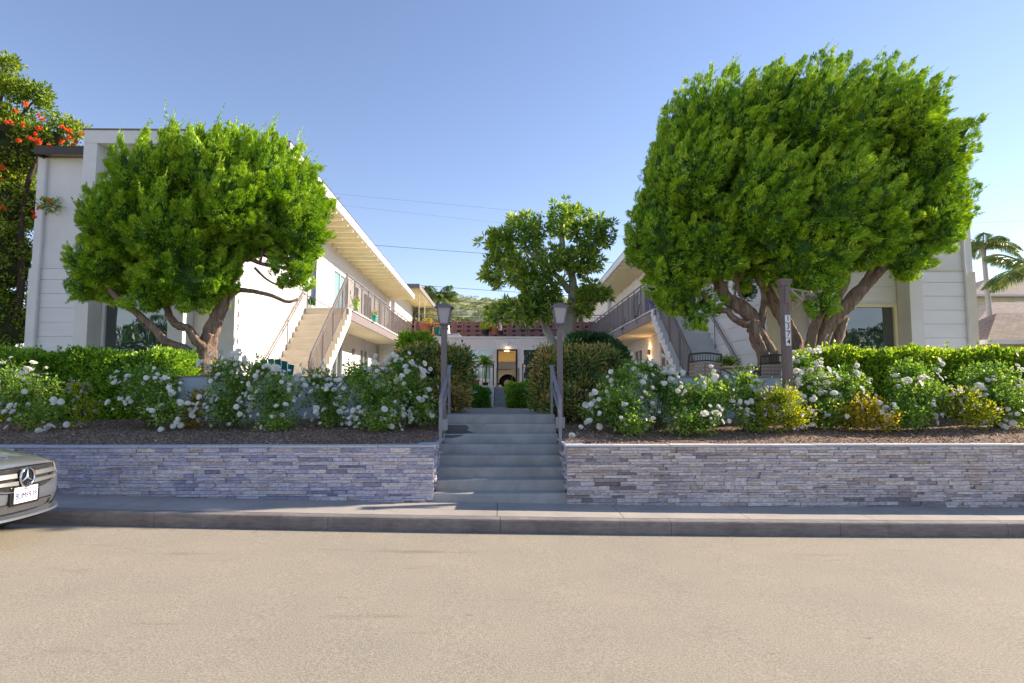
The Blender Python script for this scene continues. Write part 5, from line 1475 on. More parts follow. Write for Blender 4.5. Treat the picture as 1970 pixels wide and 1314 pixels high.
def shrub(name, lab, blobs, n, per, L, W, mats, seed, cat='shrub', core_s=.72, group=None, cr=.08, frac=(1,), flowers=None, out=.5, up=.4, depth=.25, stems=0):
    rng = np.random.default_rng(seed)
    b0 = blobs[0]; zb = min(b[2] - b[5] for b in blobs)
    t = T(name, lab, cat, (b0[0], b0[1], zb), group)
    parts = []
    for i, f in enumerate(frac):
        C, Nn = blob_surface(rng, blobs, int(n * f), depth=depth, inside=.8)
        parts.append((i, clump_leaves(rng, C, Nn, cr, per, L, W, out=out, up=up, jit=.8)))
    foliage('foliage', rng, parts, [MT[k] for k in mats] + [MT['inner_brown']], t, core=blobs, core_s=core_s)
    if flowers:
        mat, fn, fl, fp = flowers
        C, Nn = blob_surface(rng, [(b[0], b[1], b[2], b[3] * 1.03, b[4] * 1.03, b[5] * 1.03) for b in blobs], fn, depth=.1, inside=.9)
        np_mesh('flowers', clump_leaves(rng, C, Nn, fl * .5, fp, fl, fl * .8, out=.8, up=0, jit=.8), quads(fn * fp), MT[mat], t)['kind'] = 'stuff'
    return t
shrub('bronze_shrub', 'big green and bronze shrub at the left end of the path beside the left lamp', [blob(800, 720, 11.9, .50, .5, .50), blob(860, 720, 11.8, .42, .5, .50), blob(780, 745, 11.5, .36, .4, .36), blob(855, 765, 11.4, .42, .45, .30), blob(885, 700, 12.0, .22, .4, .30), blob(825, 690, 12, .35, .4, .2)], 1300, 13, .066, .028, ['bronze', 'darkshrub'], 71, frac=(.8, .3), cr=.12, depth=.15, core_s=.8, flowers=('purple', 30, .02, 3), group='bronze tinted shrubs')
shrub('bronze_shrub', 'big olive shrub with bronze tips right of the path beside the right lamp', [blob(1100, 710, 11.7, .55, .5, .42), blob(1060, 745, 11.6, .36, .45, .60), blob(1130, 760, 11.4, .45, .4, .45), blob(1090, 780, 11.0, .42, .4, .30), blob(1155, 700, 12, .35, .4, .30), blob(1050, 700, 11.8, .2, .3, .3)], 1400, 13, .066, .028, ['bronze', 'darkshrub'], 72, frac=(.85, .25), cr=.12, depth=.15, core_s=.8, flowers=('purple', 40, .02, 3), group='bronze tinted shrubs')
shrub('dark_shrub', 'dark green shrub under the right balcony behind the olive shrub', [blob(1150, 670, 16, .55, .5, .35), blob(1175, 690, 15.5, .45, .5, .4), blob(1120, 660, 16, .4, .5, .25)], 800, 12, .08, .035, ['darkshrub'], 73)
shrub('lime_shrub', 'bright lime green leafy plant rising behind the left bronze shrub', [blob(795, 668, 13.5, .27, .3, .20), blob(815, 660, 13.5, .2, .25, .16), blob(785, 655, 13.5, .14, .2, .12)], 170, 9, .11, .05, ['lime'], 74, core_s=.4)
shrub('low_shrub', 'low reddish and green shrub behind the right roses under the balcony', [blob(1195, 712, 13.0, .35, .4, .14), blob(1230, 712, 13.2, .30, .4, .16), blob(1165, 708, 12.6, .25, .3, .12)], 500, 10, .06, .03, ['hedge', 'bronze'], 75, frac=(.6, .5))
shrub('potted_greenery', 'grey green tuft behind the woven chair on the right patio', [blob(1400, 697, 13.6, .2, .2, .1)], 90, 9, .06, .015, ['hedge'], 76)
shrub('dark_shrub', 'small dark shrub clump against the shaded stair wall behind the right juniper trunk', [blob(1437, 560, 14.4, .16, .15, .2)], 120, 10, .06, .02, ['darkshrub'], 77)
# golden duranta shrubs with lilac flowers
D = [
 ('thin golden shrub at the left end of the low planter wall', [blob(368, 800, 10.4, .20, .2, .26), blob(375, 770, 10.5, .15, .15, .16), blob(396, 762, 10.5, .13, .12, .08)], 'duranta_y', 240, 0),
 ('straggly golden shrub with lilac flowers between the left roses', [blob(150, 745, 10.3, .14, .15, .12), blob(160, 790, 10.2, .14, .15, .32), blob(185, 782, 10.2, .10, .1, .07)], 'duranta', 130, 26),
 ('golden shrub cut off by the left edge of the picture', [blob(5, 775, 10.4, .2, .2, .25)], 'duranta', 160, 4),
 ('bright yellow green shrub with lilac flowers at the foot of the number post', [blob(1500, 770, 9.7, .33, .3, .22), blob(1520, 800, 9.65, .36, .3, .20), blob(1480, 800, 9.7, .25, .3, .22)], 'duranta', 620, 60),
 ('amber yellow shrub in the middle of the right bed', [blob(1660, 785, 9.9, .30, .3, .18), blob(1690, 810, 9.8, .26, .3, .16), blob(1640, 800, 9.9, .3, .3, .20)], 'duranta_y', 480, 8),
 ('yellow green shrub with lilac flowers at the right end of the right bed', [blob(1845, 770, 10.0, .30, .3, .22), blob(1880, 795, 9.9, .34, .3, .18)], 'duranta', 480, 34),
]
for i, (lab, bl, mt, n, fl) in enumerate(D):
    shrub('golden_shrub', lab, bl, int(n * .62), 11, .045, .022, [mt], 80 + i, core_s=.25, cr=.10, group='golden leaved shrubs', flowers=('purple', fl, .035, 5) if fl else None, depth=.9)

# ------------------------------------------------------------------ roses
def rose_mesh(seed):
    rng = random.Random(seed); V = []; Fc = []
    for layer, (n, r, h, cup) in enumerate(((6, 1.0, 0.0, .35), (6, .78, .16, .62), (5, .52, .30, .85), (4, .28, .36, 1.1))):
        for k in range(n):
            a = 2 * math.pi * (k + layer * .4) / n + rng.uniform(-.12, .12); w = 2.4 * math.pi / n * .62; rr = r * rng.uniform(.88, 1.1)
            o = len(V)
            for i in range(4):
                f = i / 3
                for j in range(3):
                    b = a + w * (j - 1) * (.55 + .45 * math.sin(f * 2.4)) ; q = rr * f * (1 - .08 * abs(j - 1))
                    V.append((q * math.cos(b), q * math.sin(b), h * .6 + cup * f * f * .45 * r + .04 * math.sin(3 * b + k) * f))
            for i in range(3):
                for j in range(2): Fc.append((o + i * 3 + j, o + i * 3 + j + 1, o + i * 3 + j + 4, o + i * 3 + j + 3))
    me = bpy.data.meshes.new('bloom'); me.from_pydata(V, [], Fc); me.materials.append(MT['petal'])
    me.polygons.foreach_set('use_smooth', [True] * len(me.polygons)); return me
ROSES = [rose_mesh(i) for i in range(3)]


def rose_bush(lab, blobs, blooms, nleaf, seed, airy=.5, dens_L=.05):
    rng = np.random.default_rng(seed); blobs = [(b[0], b[1], b[2], b[3] * 1.12, b[4], b[5] * 1.08) for b in blobs]; b0 = blobs[0]
    blooms = int(blooms * 2.0); nleaf = int(nleaf * 1.5)
    zb = bedz(b0[0], b0[1])
    t = T('rose_bush', lab, 'rose bush', (b0[0], b0[1], zb), group='white rose bushes')
    C, Nn = blob_surface(rng, blobs, nleaf, depth=.95, inside=.35, zmin=zb + .03)
    V = clump_leaves(rng, C, Nn, .06, 9, dens_L, dens_L * .58, out=.45, up=.1, jit=.9)
    foliage('foliage', rng, [(0, V)], [MT['rose_leaf']], t)
    # bloom positions
    m = MB(); base = Vector((b0[0], b0[1], zb)); pts = []
    B = np.array(blobs); w = B[:, 3] * B[:, 5]; w /= w.sum()
    for c in range(max(1, blooms // 4)):
        k = rng.choice(len(B), p=w); a = rng.uniform(0, 2 * math.pi)
        u = np.array([math.cos(a), -.75 + .5 * rng.random(), .25 + math.sin(a) * .9]); u /= np.linalg.norm(u)
        c0 = Vector(B[k, :3] + u * B[k, 3:6] * rng.uniform(.9, 1.12))
        if c0.z < zb + .08: c0.z = zb + .1 + .2 * rng.random()
        mid = base.lerp(c0, .55) + Vector((rng.normal() * .05, .05, .05))
        m.tube(spline([base + Vector((rng.normal() * .05, rng.normal() * .05, 0)), mid, c0], 4), [.007] * 4 + [.0045] * 5, 5)
        for j in range(rng.integers(2, 7)):
            q = c0 + Vector(rng.normal(size=3) * .075); m.tube([c0 - Vector((0, 0, .03)), q], .003, 4); pts.append((q, u))
    m.build('stems', MT['stem'], t)
    for q, u in pts[:blooms]:
        o = bpy.data.objects.new('bloom', ROSES[rng.integers(0, 3)]); COL.objects.link(o); o.parent = t
        o.location = q - wloc(t); s = rng.choice([.024, .032, .040, .048, .055]) * rng.uniform(.9, 1.1); o.scale = (s, s, s * 1.1)
        d = Vector((u[0] * .5 + rng.normal() * .3, -.7 + rng.normal() * .3, .45 + rng.normal() * .3)).normalized()
        o.rotation_euler = d.to_track_quat('Z', 'Y').to_euler()
    return t
RB = [
 ('white rose bush at the far left edge in front of the hedge', [blob(60, 760, 10.3, .42, .4, .40), blob(20, 740, 10.4, .35, .4, .40), blob(75, 800, 10.1, .38, .3, .22)], 40, 330, 1),
 ('white rose bush in front of the left hedge, right of the lilac flowered shrub', [blob(290, 755, 10.3, .42, .4, .38), blob(320, 790, 10.2, .36, .3, .26), blob(265, 735, 10.4, .3, .3, .3)], 34, 330, 2),
 ('white rose bush at the left end of the low wall, topped with dense blooms', [blob(455, 745, 10.4, .40, .35, .40), blob(440, 790, 10.3, .36, .3, .28), blob(430, 710, 10.6, .3, .25, .18)], 44, 380, 3),
 ('white rose bush below the teal garden chair', [blob(530, 765, 10.2, .36, .3, .42), blob(535, 815, 10.0, .30, .3, .20), blob(500, 715, 10.4, .28, .25, .2)], 34, 340, 4),
 ('small airy white rose bush in the middle of the low left wall', [blob(630, 765, 10.4, .32, .3, .32), blob(640, 805, 10.3, .26, .25, .18), blob(610, 735, 10.5, .3, .25, .2)], 36, 230, 5),
 ('large white rose bush below the left staircase railing', [blob(720, 760, 10.2, .50, .35, .42), blob(735, 810, 10.0, .42, .3, .24), blob(690, 725, 10.4, .35, .3, .25)], 44, 470, 6),
 ('white rose bush leaning toward the left lamp post', [blob(790, 745, 10.5, .34, .3, .36), blob(815, 790, 10.3, .24, .25, .24), blob(770, 705, 10.7, .3, .25, .16)], 44, 210, 7),
 ('white rose bush right of the entry steps beside the right handrail', [blob(1200, 775, 9.8, .48, .35, .34), blob(1165, 790, 9.9, .40, .3, .24), blob(1215, 820, 9.5, .28, .3, .20), blob(1200, 730, 10.1, .35, .3, .2)], 30, 480, 8),
 ('airy white rose bush with many blooms against the pale right planter wall', [blob(1270, 745, 10.4, .42, .3, .25), blob(1300, 770, 10.2, .36, .3, .3), blob(1240, 715, 10.6, .35, .3, .14)], 36, 300, 9),
 ('large sunlit white rose bush between the right steps and the number post', [blob(1350, 770, 9.9, .50, .4, .36), blob(1330, 815, 9.5, .42, .3, .24), blob(1390, 755, 10.2, .36, .3, .28)], 34, 560, 10),
 ('sparse rose bush with few blooms left of the number post', [blob(1445, 775, 10.0, .34, .3, .30), blob(1450, 810, 9.8, .28, .25, .2), blob(1435, 735, 10.2, .25, .2, .25)], 12, 240, 11),
 ('dense cluster of white roses right behind the number post', [blob(1555, 745, 10.2, .34, .3, .42), blob(1545, 705, 10.3, .26, .25, .26), blob(1580, 790, 10.0, .36, .3, .26)], 60, 330, 12),
 ('white rose bush in the right bed, left of the amber shrub', [blob(1625, 750, 10.3, .40, .35, .34), blob(1600, 790, 10.1, .36, .3, .28)], 36, 400, 13),
 ('white rose bush in the right bed, right of the amber shrub', [blob(1770, 765, 10.1, .46, .35, .34), blob(1740, 800, 9.9, .42, .3, .24), blob(1755, 720, 10.5, .38, .3, .24)], 34, 520, 14),
 ('dark leaved white rose bush at the right edge of the picture', [blob(1915, 770, 10.2, .46, .35, .36), blob(1900, 730, 10.4, .5, .3, .28), blob(1960, 790, 10.1, .35, .3, .3)], 36, 560, 15),
]
for lab, bl, nb, nl_, sd_ in RB: rose_bush(lab, bl, nb, nl_, 100 + sd_)
# single fallen blooms on the mulch
for i, (px, py) in enumerate(((1100, 838), (930, 0))[:1]):
    p = P(px, py, 9.3); t = T('fallen_rose', 'single pale rose leaning over the mulch beside the right handrail', 'rose', (p.x, 9.3, bedz(p.x, 9.3)))
    MB().tube([(p.x, 9.3, bedz(p.x, 9.3)), p], .004, 5).build('stem', MT['stem'], t)
    o = bpy.data.objects.new('bloom', ROSES[0]); COL.objects.link(o); o.parent = t; o.location = p - wloc(t); o.scale = (.055,) * 3; o.rotation_euler = (R(60), 0, 0)

# ------------------------------------------------------------------ palms
def palm(lab, c, h, L, nf, seed, droop=1.0, trunk=.16, group='feathery palms', only=None, mat='palm', ang=None):
    rng = np.random.default_rng(seed); c = Vector(c)
    t = T('palm_tree', lab, 'palm tree', c, group)
    m = MB(); m.tube([c, c + Vector((.1, 0, h * .5)), c + Vector((0, 0, h))], [trunk * 1.2, trunk, trunk * .8], 10, .1, 1); m.build('trunk', MT['bark_grey'], t, smooth=True)
    for k in range(nf):
        a = (ang[k] if ang else 2 * math.pi * (k + rng.random() * .6) / nf); e = rng.uniform(.2, 1.2)
        d = Vector((math.cos(a), math.sin(a), 0)); s = []; top = c + Vector((0, 0, h))
        for i in range(15):
            f = i / 14; s.append(top + d * L * math.cos(e * .6) * f * (1 - .15 * f * f) + Vector((0, 0, L * (math.sin(e) * f - droop * .75 * f * f))))
        m = MB(); m.tube(s, [.03 * (1 - .8 * i / 14) for i in range(15)], 5)
        q = []; dd = []; LL = []
        for i in range(6, 200):
            f = i / 200 * 14; i0 = min(13, int(f)); p = s[i0].lerp(s[i0 + 1], f - i0); tn = (s[i0 + 1] - s[i0]).normalized()
            sd2 = tn.cross(Vector((0, 0, 1))).normalized()
            for sg in (-1, 1):
                q.append(p); dd.append(sd2 * sg * .8 + tn * .55 + Vector((0, 0, -.75 + rng.normal() * .2))); LL.append(L * .30 * math.sin(0.25 + 2.7 * i / 200))
        V = leafquads(rng, np.array([x[:] for x in q]), nrm(np.array([x[:] for x in dd])), np.array(LL), .0105 * L)
        n0 = len(m.v); m.v += [tuple(v) for v in V]; m.f += [tuple(n0 + 4 * j + r for r in range(4)) for j in range(len(V) // 4)]; m.mi += [0] * (len(V) // 4)
        m.build('frond', MT[mat], t)
    return t
q = P(1893, 500, 24); palm('slender yellowish palm beside the right wing behind the juniper', (q.x, 24, 1.5), P(1893, 475, 24).z - 1.5, 1.5, 14, 91, .9, .10)
q = P(1985, 540, 19); palm('large drooping palm at the right edge above the neighbouring roofs', (q.x + .25, 19, 1.5), P(1985, 525, 19).z - 1.5, 2.0, 15, 92, .75, .18)
q = P(842, 600, 75); palm('distant bushy palm on the left below the hill ridge', (q.x, 75, 2), P(845, 575, 75).z - 2, 3.2, 26, 93, .6, .3)
q = P(885, 640, 60); palm('small far palm seen between the terrace and the hill', (q.x, 60, 2), P(885, 622, 60).z - 2, 1.6, 14, 94, .8, .15)

# ------------------------------------------------------------------ trees across the street (seen mirrored in the picture windows)
for i, (x, y, r, lab) in enumerate(((17, -13, 3.0, 'round street tree behind the viewer, first on the right'), (27, -15, 3.4, 'larger street tree behind the viewer, further right'), (-17, -13, 3.0, 'round street tree behind the viewer on the left'), (-26, -16, 3.6, 'larger street tree behind the viewer, further left'))):
    rng = np.random.default_rng(400 + i); t = T('street_tree', lab, 'tree', (x, y, 0), 'trees across the street')
    MB().tube([(x, y, -.1), (x + .2, y, 2), (x, y, 4)], [.22, .17, .1], 8).build('trunk', MT['bark_dark'], t)
    bl = [(x, y, 4.6, r, r, r * .6), (x + r * .5, y, 5.6, r * .6, r * .6, r * .4), (x - r * .6, y, 4.0, r * .5, r * .6, r * .4)]
    C, Nn = blob_surface(rng, bl, 500, .5, .6); foliage('crown', rng, [(0, clump_leaves(rng, C, Nn, .3, 12, .3, .14))], [MT['darkshrub']], t)
# ------------------------------------------------------------------ parked car
MT['carpaint'] = pm('silver car paint', (.33, .35, .385), .28, .02, 2, metal=.75, coat=1.0, spec=.5)
MT['chrome'] = pm('chrome', (.75, .75, .76), .12, .02, 3, metal=1.0)
MT['grillesilver'] = pm('satin silver', (.55, .55, .55), .3, .03, 3, metal=.9)
MT['blackgloss'] = pm('gloss black trim', (.012, .012, .013), .25, .1, 3, coat=.5)
MT['rubber'] = pm('tyre rubber', (.02, .02, .02), .8, .1, 10)
MT['plateblue'] = pm('dark blue lettering', (.02, .03, .16), .5, .05, 3)
MT['platered'] = pm('red script', (.5, .03, .05), .5, .05, 3)
MT['headlamp'] = glassmat('headlamp lens', (.25, .26, .28), .03, .0)
CX0, CYC = -4.73, 6.38
CZ = gz(-5.2) + .03
t = T('parked_car', 'silver sedan cut off by the left edge, its grille and licence plate showing', 'car', (CX0 - 2.2, CYC, CZ))
Wd = .885


def nose(y, u, z):
    """car frame: y from centre, u behind the nose tip, z above road -> world"""
    k = min(1.15, abs(y) / Wd)
    return Vector((CX0 - u - .10 * k ** 2 - .34 * k ** 5, CYC + y, CZ + z))
# body shell: lower body, hood, cabin as swept profiles
prof = [(.16, .235), (.07, .265), (.02, .34), (.0, .44), (.0, .56), (.02, .66), (.05, .745), (.09, .79), (.16, .825), (.35, .865), (.7, .92), (1.05, .965), (1.30, .99)]
ys = [Wd * math.sin(a) for a in fr(-math.pi / 2, math.pi / 2, 28)]
def hoodpt(y, u, z):
    k = abs(y) / Wd
    drop = (.15 * k ** 2.6 + .05 * k ** 10) * min(1, max(0, (z - .76) / .05))
    crease = .012 * math.exp(-((abs(y) - .52) / .07) ** 2) if z > .8 else 0
    f = 1 - min(1, u / 1.3) * .0
    v = nose(y, u, z - drop + crease)
    if u > .3: v.x = CX0 - u - (v.x * -1 + CX0 - u) * max(0, 1 - (u - .3) / 1.0)
    return v
body = MB(); V = []
for (u, z) in prof:
    for y in ys: V.append(hoodpt(y, u, z))
n = len(ys)
body.add(V, [(i * n + j, i * n + j + 1, (i + 1) * n + j + 1, (i + 1) * n + j) for i in range(len(prof) - 1) for j in range(n - 1)])
# sides and rear loft
def section(u, wtop, ztop, w, zlow, zs=.86):
    pts = [(0, zlow), (w * .9, zlow), (w * .985, zlow + .12), (w, min(.55, zs - .12)), (w * .985, min(.74, zs - .05)), (w * .93, min(ztop, zs)), (wtop, ztop - .03 if ztop > 1.0 else min(ztop - .03, zs + .04)), (wtop * .6, ztop), (0, ztop + .01)]
    full = [(y, z) for y, z in pts] + [(-y, z) for y, z in reversed(pts[1:-1])]
    return [(CX0 - u, CYC + y, CZ + z) for y, z in full]
secs = [section(.50, .60, .83, .84, .2, .68), section(.9, .70, .90, .885, .18, .78), section(1.30, .78, .97, .89, .18), section(2.3, .62, 1.40, .89, .18), section(3.0, .60, 1.43, .89, .18), section(3.6, .62, 1.33, .89, .18), section(4.25, .72, 1.05, .87, .22), section(4.55, .70, .95, .80, .3), section(4.62, .6, .85, .7, .4)]
k = len(secs[0]); V = [p for s in secs for p in s]
body.add(V, [(i * k + j, i * k + (j + 1) % k, (i + 1) * k + (j + 1) % k, (i + 1) * k + j) for i in range(len(secs) - 1) for j in range(k)] + [tuple(range((len(secs) - 1) * k, len(secs) * k))])
body.build('body', MT['carpaint'], t, smooth=True)
# windows
for sgn in (-1, 1):
    m = MB(); m.add([(CX0 - 1.75, CYC + sgn * .80, CZ + .98), (CX0 - 3.75, CYC + sgn * .80, CZ + .99), (CX0 - 3.2, CYC + sgn * .66, CZ + 1.34), (CX0 - 2.3, CYC + sgn * .67, CZ + 1.34)], [(0, 1, 2, 3)]); m.build('side_window', MT['blackgloss'], t)
m = MB(); m.add([(CX0 - 1.36, CYC - .70, CZ + 1.01), (CX0 - 1.36, CYC + .70, CZ + 1.01), (CX0 - 2.22, CYC + .58, CZ + 1.41), (CX0 - 2.22, CYC - .58, CZ + 1.41)], [(0, 1, 2, 3)]); m.build('windscreen', MT['glass'], t)
# wheels
for u in (.92, 3.62):
    for sgn in (-1, 1):
        c = (CX0 - u, CYC + sgn * .80, CZ + .30)
        m = MB(); q = [(c[0] + .335 * math.cos(a), c[2] + .325 * math.sin(a)) for a in fr(0, 6.2832, 32)[:-1]]; m.prism(q, 'y', c[1] - .1, c[1] + .105); w = m.build('wheel', MT['rubber'], t, bevel=.015)
        m = MB(); q = [(c[0] + .225 * math.cos(a), c[2] + .225 * math.sin(a)) for a in fr(0, 6.2832, 32)[:-1]]; m.prism(q, 'y', c[1] + sgn * .06, c[1] + sgn * .112); m.build('rim', MT['grillesilver'], w)
# front details laid on the nose surface
def front_patch(y0, y1, z0, z1, out, mat, name, parent, nseg=14, th=.012, zf=None):
    out += .010; nseg = max(nseg, 24)
    """strip on the nose between y0..y1; zf(y)->(zlo, zhi) optional"""
    m = MB(); V = []
    for i in range(nseg + 1):
        y = y0 + (y1 - y0) * i / nseg; a, b = zf(y) if zf else (z0, z1)
        for o_, z in ((out, a), (out, b), (-th, b), (-th, a)):
            v = nose(y, uprof(z), z); V.append((v.x + o_, v.y, v.z))
    m.add(V, [(4 * i + q, 4 * (i + 1) + q, 4 * (i + 1) + (q + 1) % 4, 4 * i + (q + 1) % 4) for i in range(nseg) for q in range(4)] + [(0, 1, 2, 3), (4 * nseg + 3, 4 * nseg + 2, 4 * nseg + 1, 4 * nseg)])
    return m.build(name, mat, parent, smooth=False)
def uprof(z):
    for (u0, z0), (u1, z1) in zip(prof[:-1], prof[1:]):
        if z0 <= z <= z1: return u0 + (u1 - u0) * (z - z0) / (z1 - z0)
    return 0.09
GH = .50   # half width of the grille
def gl(y):   # outline of the grille: lower edge rises to the ends
    k = abs(y) / GH; return (.515 + .14 * k ** 4, .755 - .015 * k ** 3)
gr = front_patch(-GH, GH, 0, 0, .004, MT['blackgloss'], 'grille', t, 24, zf=gl)
# diagonal mesh
m = MB()
for i in range(90):
    y0 = -GH - .2 + i * .0135
    za, zb = .53, .735
    ya, yb = y0, y0 + .20
    ya2 = max(-GH * .96, ya); yb2 = min(GH * .96, yb)
    if yb2 <= ya2: continue
    za2 = za + (zb - za) * (ya2 - ya) / (yb - ya); zb2 = za + (zb - za) * (yb2 - ya) / (yb - ya)
    A = nose(ya2, uprof(za2), za2); B = nose(yb2, uprof(zb2), zb2); A.x += .018; B.x += .018
    m.bar(A, B, .0016, .002)
m.build('mesh', MT['grillesilver'], gr)
# two winged bars either side of the badge
for zc in (.672, .598):
    for sgn in (-1, 1):
        def zf(y, zc=zc):
            k = abs(y) / GH; w = .017 + .010 * (1 - k); return (zc - w + .012 * k * (1 if zc < .65 else -.3), zc + w * .6 + .010 * k)
        a, b = (.10, GH * .955) if sgn > 0 else (-GH * .955, -.10)
        front_patch(a, b, 0, 0, .020, MT['grillesilver'], 'grille_bar', gr, 12, zf=zf)
# chrome surround line
m = MB(); ring = [(y, gl(y)[1]) for y in fr(-GH, GH, 20)] + [(y, gl(y)[0]) for y in fr(GH, -GH, 20)]
pts = [nose(y, uprof(z), z) + Vector((.018, 0, 0)) for y, z in ring]
for p, q in zip(pts, pts[1:] + pts[:1]): m.bar(p, q, .012, .010)
m.build('grille_surround', MT['grillesilver'], gr)
# badge: ring with a three pointed star
bc = nose(0, uprof(.645), .645) + Vector((.045, 0, 0)); br = .090
bd = MB(); q = [(bc.y + br * math.cos(a), bc.z + br * math.sin(a)) for a in fr(0, 6.2832, 40)[:-1]]; bd.prism(q, 'x', bc.x - .05, bc.x - .008); bo = bd.build('badge', MT['blackgloss'], t)
m = MB(); q = [bc + Vector((0, br * math.cos(a), br * math.sin(a))) for a in fr(0, 6.2832, 40)]; m.tube(q, .011, 8, cap=False); m.build('ring', MT['chrome'], bo, smooth=True)
m = MB()
for j in range(3):
    a = math.pi / 2 + j * 2 * math.pi / 3; d = Vector((0, math.cos(a), math.sin(a))); s = Vector((0, -math.sin(a), math.cos(a)))
    tip = bc + d * br * .97; L_ = bc + (s * .5 * .046 * 1) + d * .012; R_ = bc - (s * .5 * .046) + d * .012; top = bc + Vector((.012, 0, 0))
    m.add([tip, bc + s * .017, bc - s * .017, top, bc - d * .002], [(0, 1, 3), (0, 3, 2), (0, 2, 1), (1, 2, 3)])
m.build('star', MT['chrome'], bo)
# small hood emblem
e = hoodpt(0, .2, .835); m = MB(); m.lathe(e + Vector((0, 0, .004)), [(.03, 0), (.03, .006), (.02, .009)], 16); m.build('hood_emblem', MT['chrome'], t)
# lower intake, plate, splitter
front_patch(-.42, .42, .285, .42, .004, MT['blackgloss'], 'lower_intake', t, 16, zf=lambda y: (.295 + .03 * (abs(y) / .42) ** 3, .405))
m = MB()
for i in range(60):
    y0 = -.40 + i * .0135
    for s in (1, -1):
        ya, yb = y0, y0 + s * .085
        if abs(yb) > .41: continue
        A = nose(ya, uprof(.315), .315); B = nose(yb, uprof(.395), .395); A.x += .018; B.x += .018; m.bar(A, B, .0015)
m.build('intake_mesh', MT['grillesilver'], t)
pc = nose(0, 0, .478) + Vector((.030, 0, 0))
m = MB(); m.box(pc.x - .045, pc.x - .010, CYC - .19, CYC + .19, pc.z - .10, pc.z + .085); m.build('plate_holder', MT['blackgloss'], t, bevel=.008)
m = MB(); m.box(pc.x - .009, pc.x - .004, CYC - .1525, CYC + .1525, pc.z - .076, pc.z + .076); pl = m.build('license_plate', MT['tile'] if 'tile' in MT else MT['white'], t, bevel=.002)
rotp = Matrix.Rotation(R(90), 4, 'Z') @ Matrix.Rotation(R(90), 4, 'X')
text_mesh('plate_number', '8UMF939', .088, MT['plateblue'], pl, (pc.x - .0015, CYC, pc.z - .012), rotp, .0008, .80, .0)
text_mesh('plate_script', 'California', .030, MT['platered'], pl, (pc.x - .0015, CYC, pc.z + .055), rotp, .0005, 1.0)
for sgn in (-1, 1):
    a, b = sorted((sgn * .50, sgn * .80))
    front_patch(a, b, 0, 0, .004, MT['blackgloss'], 'side_intake', t, 10, zf=lambda y: (.30 + .05 * (abs(y) - .5), .33 + .13 * min(1, (abs(y) - .5) / .2)))
    a, b = sorted((sgn * .58, sgn * .84))
    m = MB(); V = []
    for i in range(11):
        y = a + (b - a) * i / 10; kk = abs(y) / Wd
        lo, hi = .62 + .03 * kk, .735 - .02 * kk
        p0 = nose(y, uprof(lo) + .0, lo - .02); p1 = nose(y, uprof(.75), hi); p0.x += .008; p1.x += .008; V += [p0, p1]
    m.add(V, [(2 * i, 2 * i + 1, 2 * i + 3, 2 * i + 2) for i in range(10)]); m.build('headlight', MT['headlamp'], t, smooth=True)
m = MB(); V = []
for i in range(25):
    y = -.84 + 1.68 * i / 24; kk = abs(y) / Wd
    for u, z in ((-.025, .245 + .03 * kk ** 2), (-.02, .268 + .03 * kk ** 2), (.1, .268 + .03 * kk ** 2), (.1, .245 + .03 * kk ** 2)):
        V.append(nose(y, u, z))
m.add(V, [(4 * i + q, 4 * (i + 1) + q, 4 * (i + 1) + (q + 1) % 4, 4 * i + (q + 1) % 4) for i in range(24) for q in range(4)] + [(0, 1, 2, 3), (99, 98, 97, 96)])
m.build('splitter', MT['carpaint'], t)
front_patch(-.86, .86, 0, 0, .002, MT['blackgloss'], 'lower_lip', t, 20, zf=lambda y: (.20, .245 + .03 * (abs(y) / Wd) ** 2))
m = MB(); m.box(CX0 - 4.3, CX0 - .35, CYC - .72, CYC + .72, CZ + .14, CZ + .2); m.build('underbody', MT['black'], t)

# ------------------------------------------------------------------ neighbour houses at the right edge
MT['cream'] = pm('cream stucco wall', (.60, .53, .38), .85, .06, 2, .2, 60)
def shinglemat():
    m, nt, b = newmat('brown shingles'); L = nt.links.new
    tc = N(nt, "ShaderNodeTexCoord"); mp = N(nt, "ShaderNodeMapping"); mp.inputs['Scale'].default_value = (1, 1, 1); L(tc.outputs['Object'], mp.inputs[0])
    br = N(nt, "ShaderNodeTexBrick"); br.inputs['Color1'].default_value = (.20, .15, .13, 1); br.inputs['Color2'].default_value = (.30, .24, .21, 1); br.inputs['Mortar'].default_value = (.06, .05, .045, 1)
    br.inputs['Scale'].default_value = 1; br.inputs['Brick Width'].default_value = .22; br.inputs['Row Height'].default_value = .10; br.inputs['Mortar Size'].default_value = .006
    L(mp.outputs[0], br.inputs['Vector']); L(br.outputs[0], b.inputs['Base Color']); b.inputs['Roughness'].default_value = .9
    return m
MT['shingle'] = shinglemat()
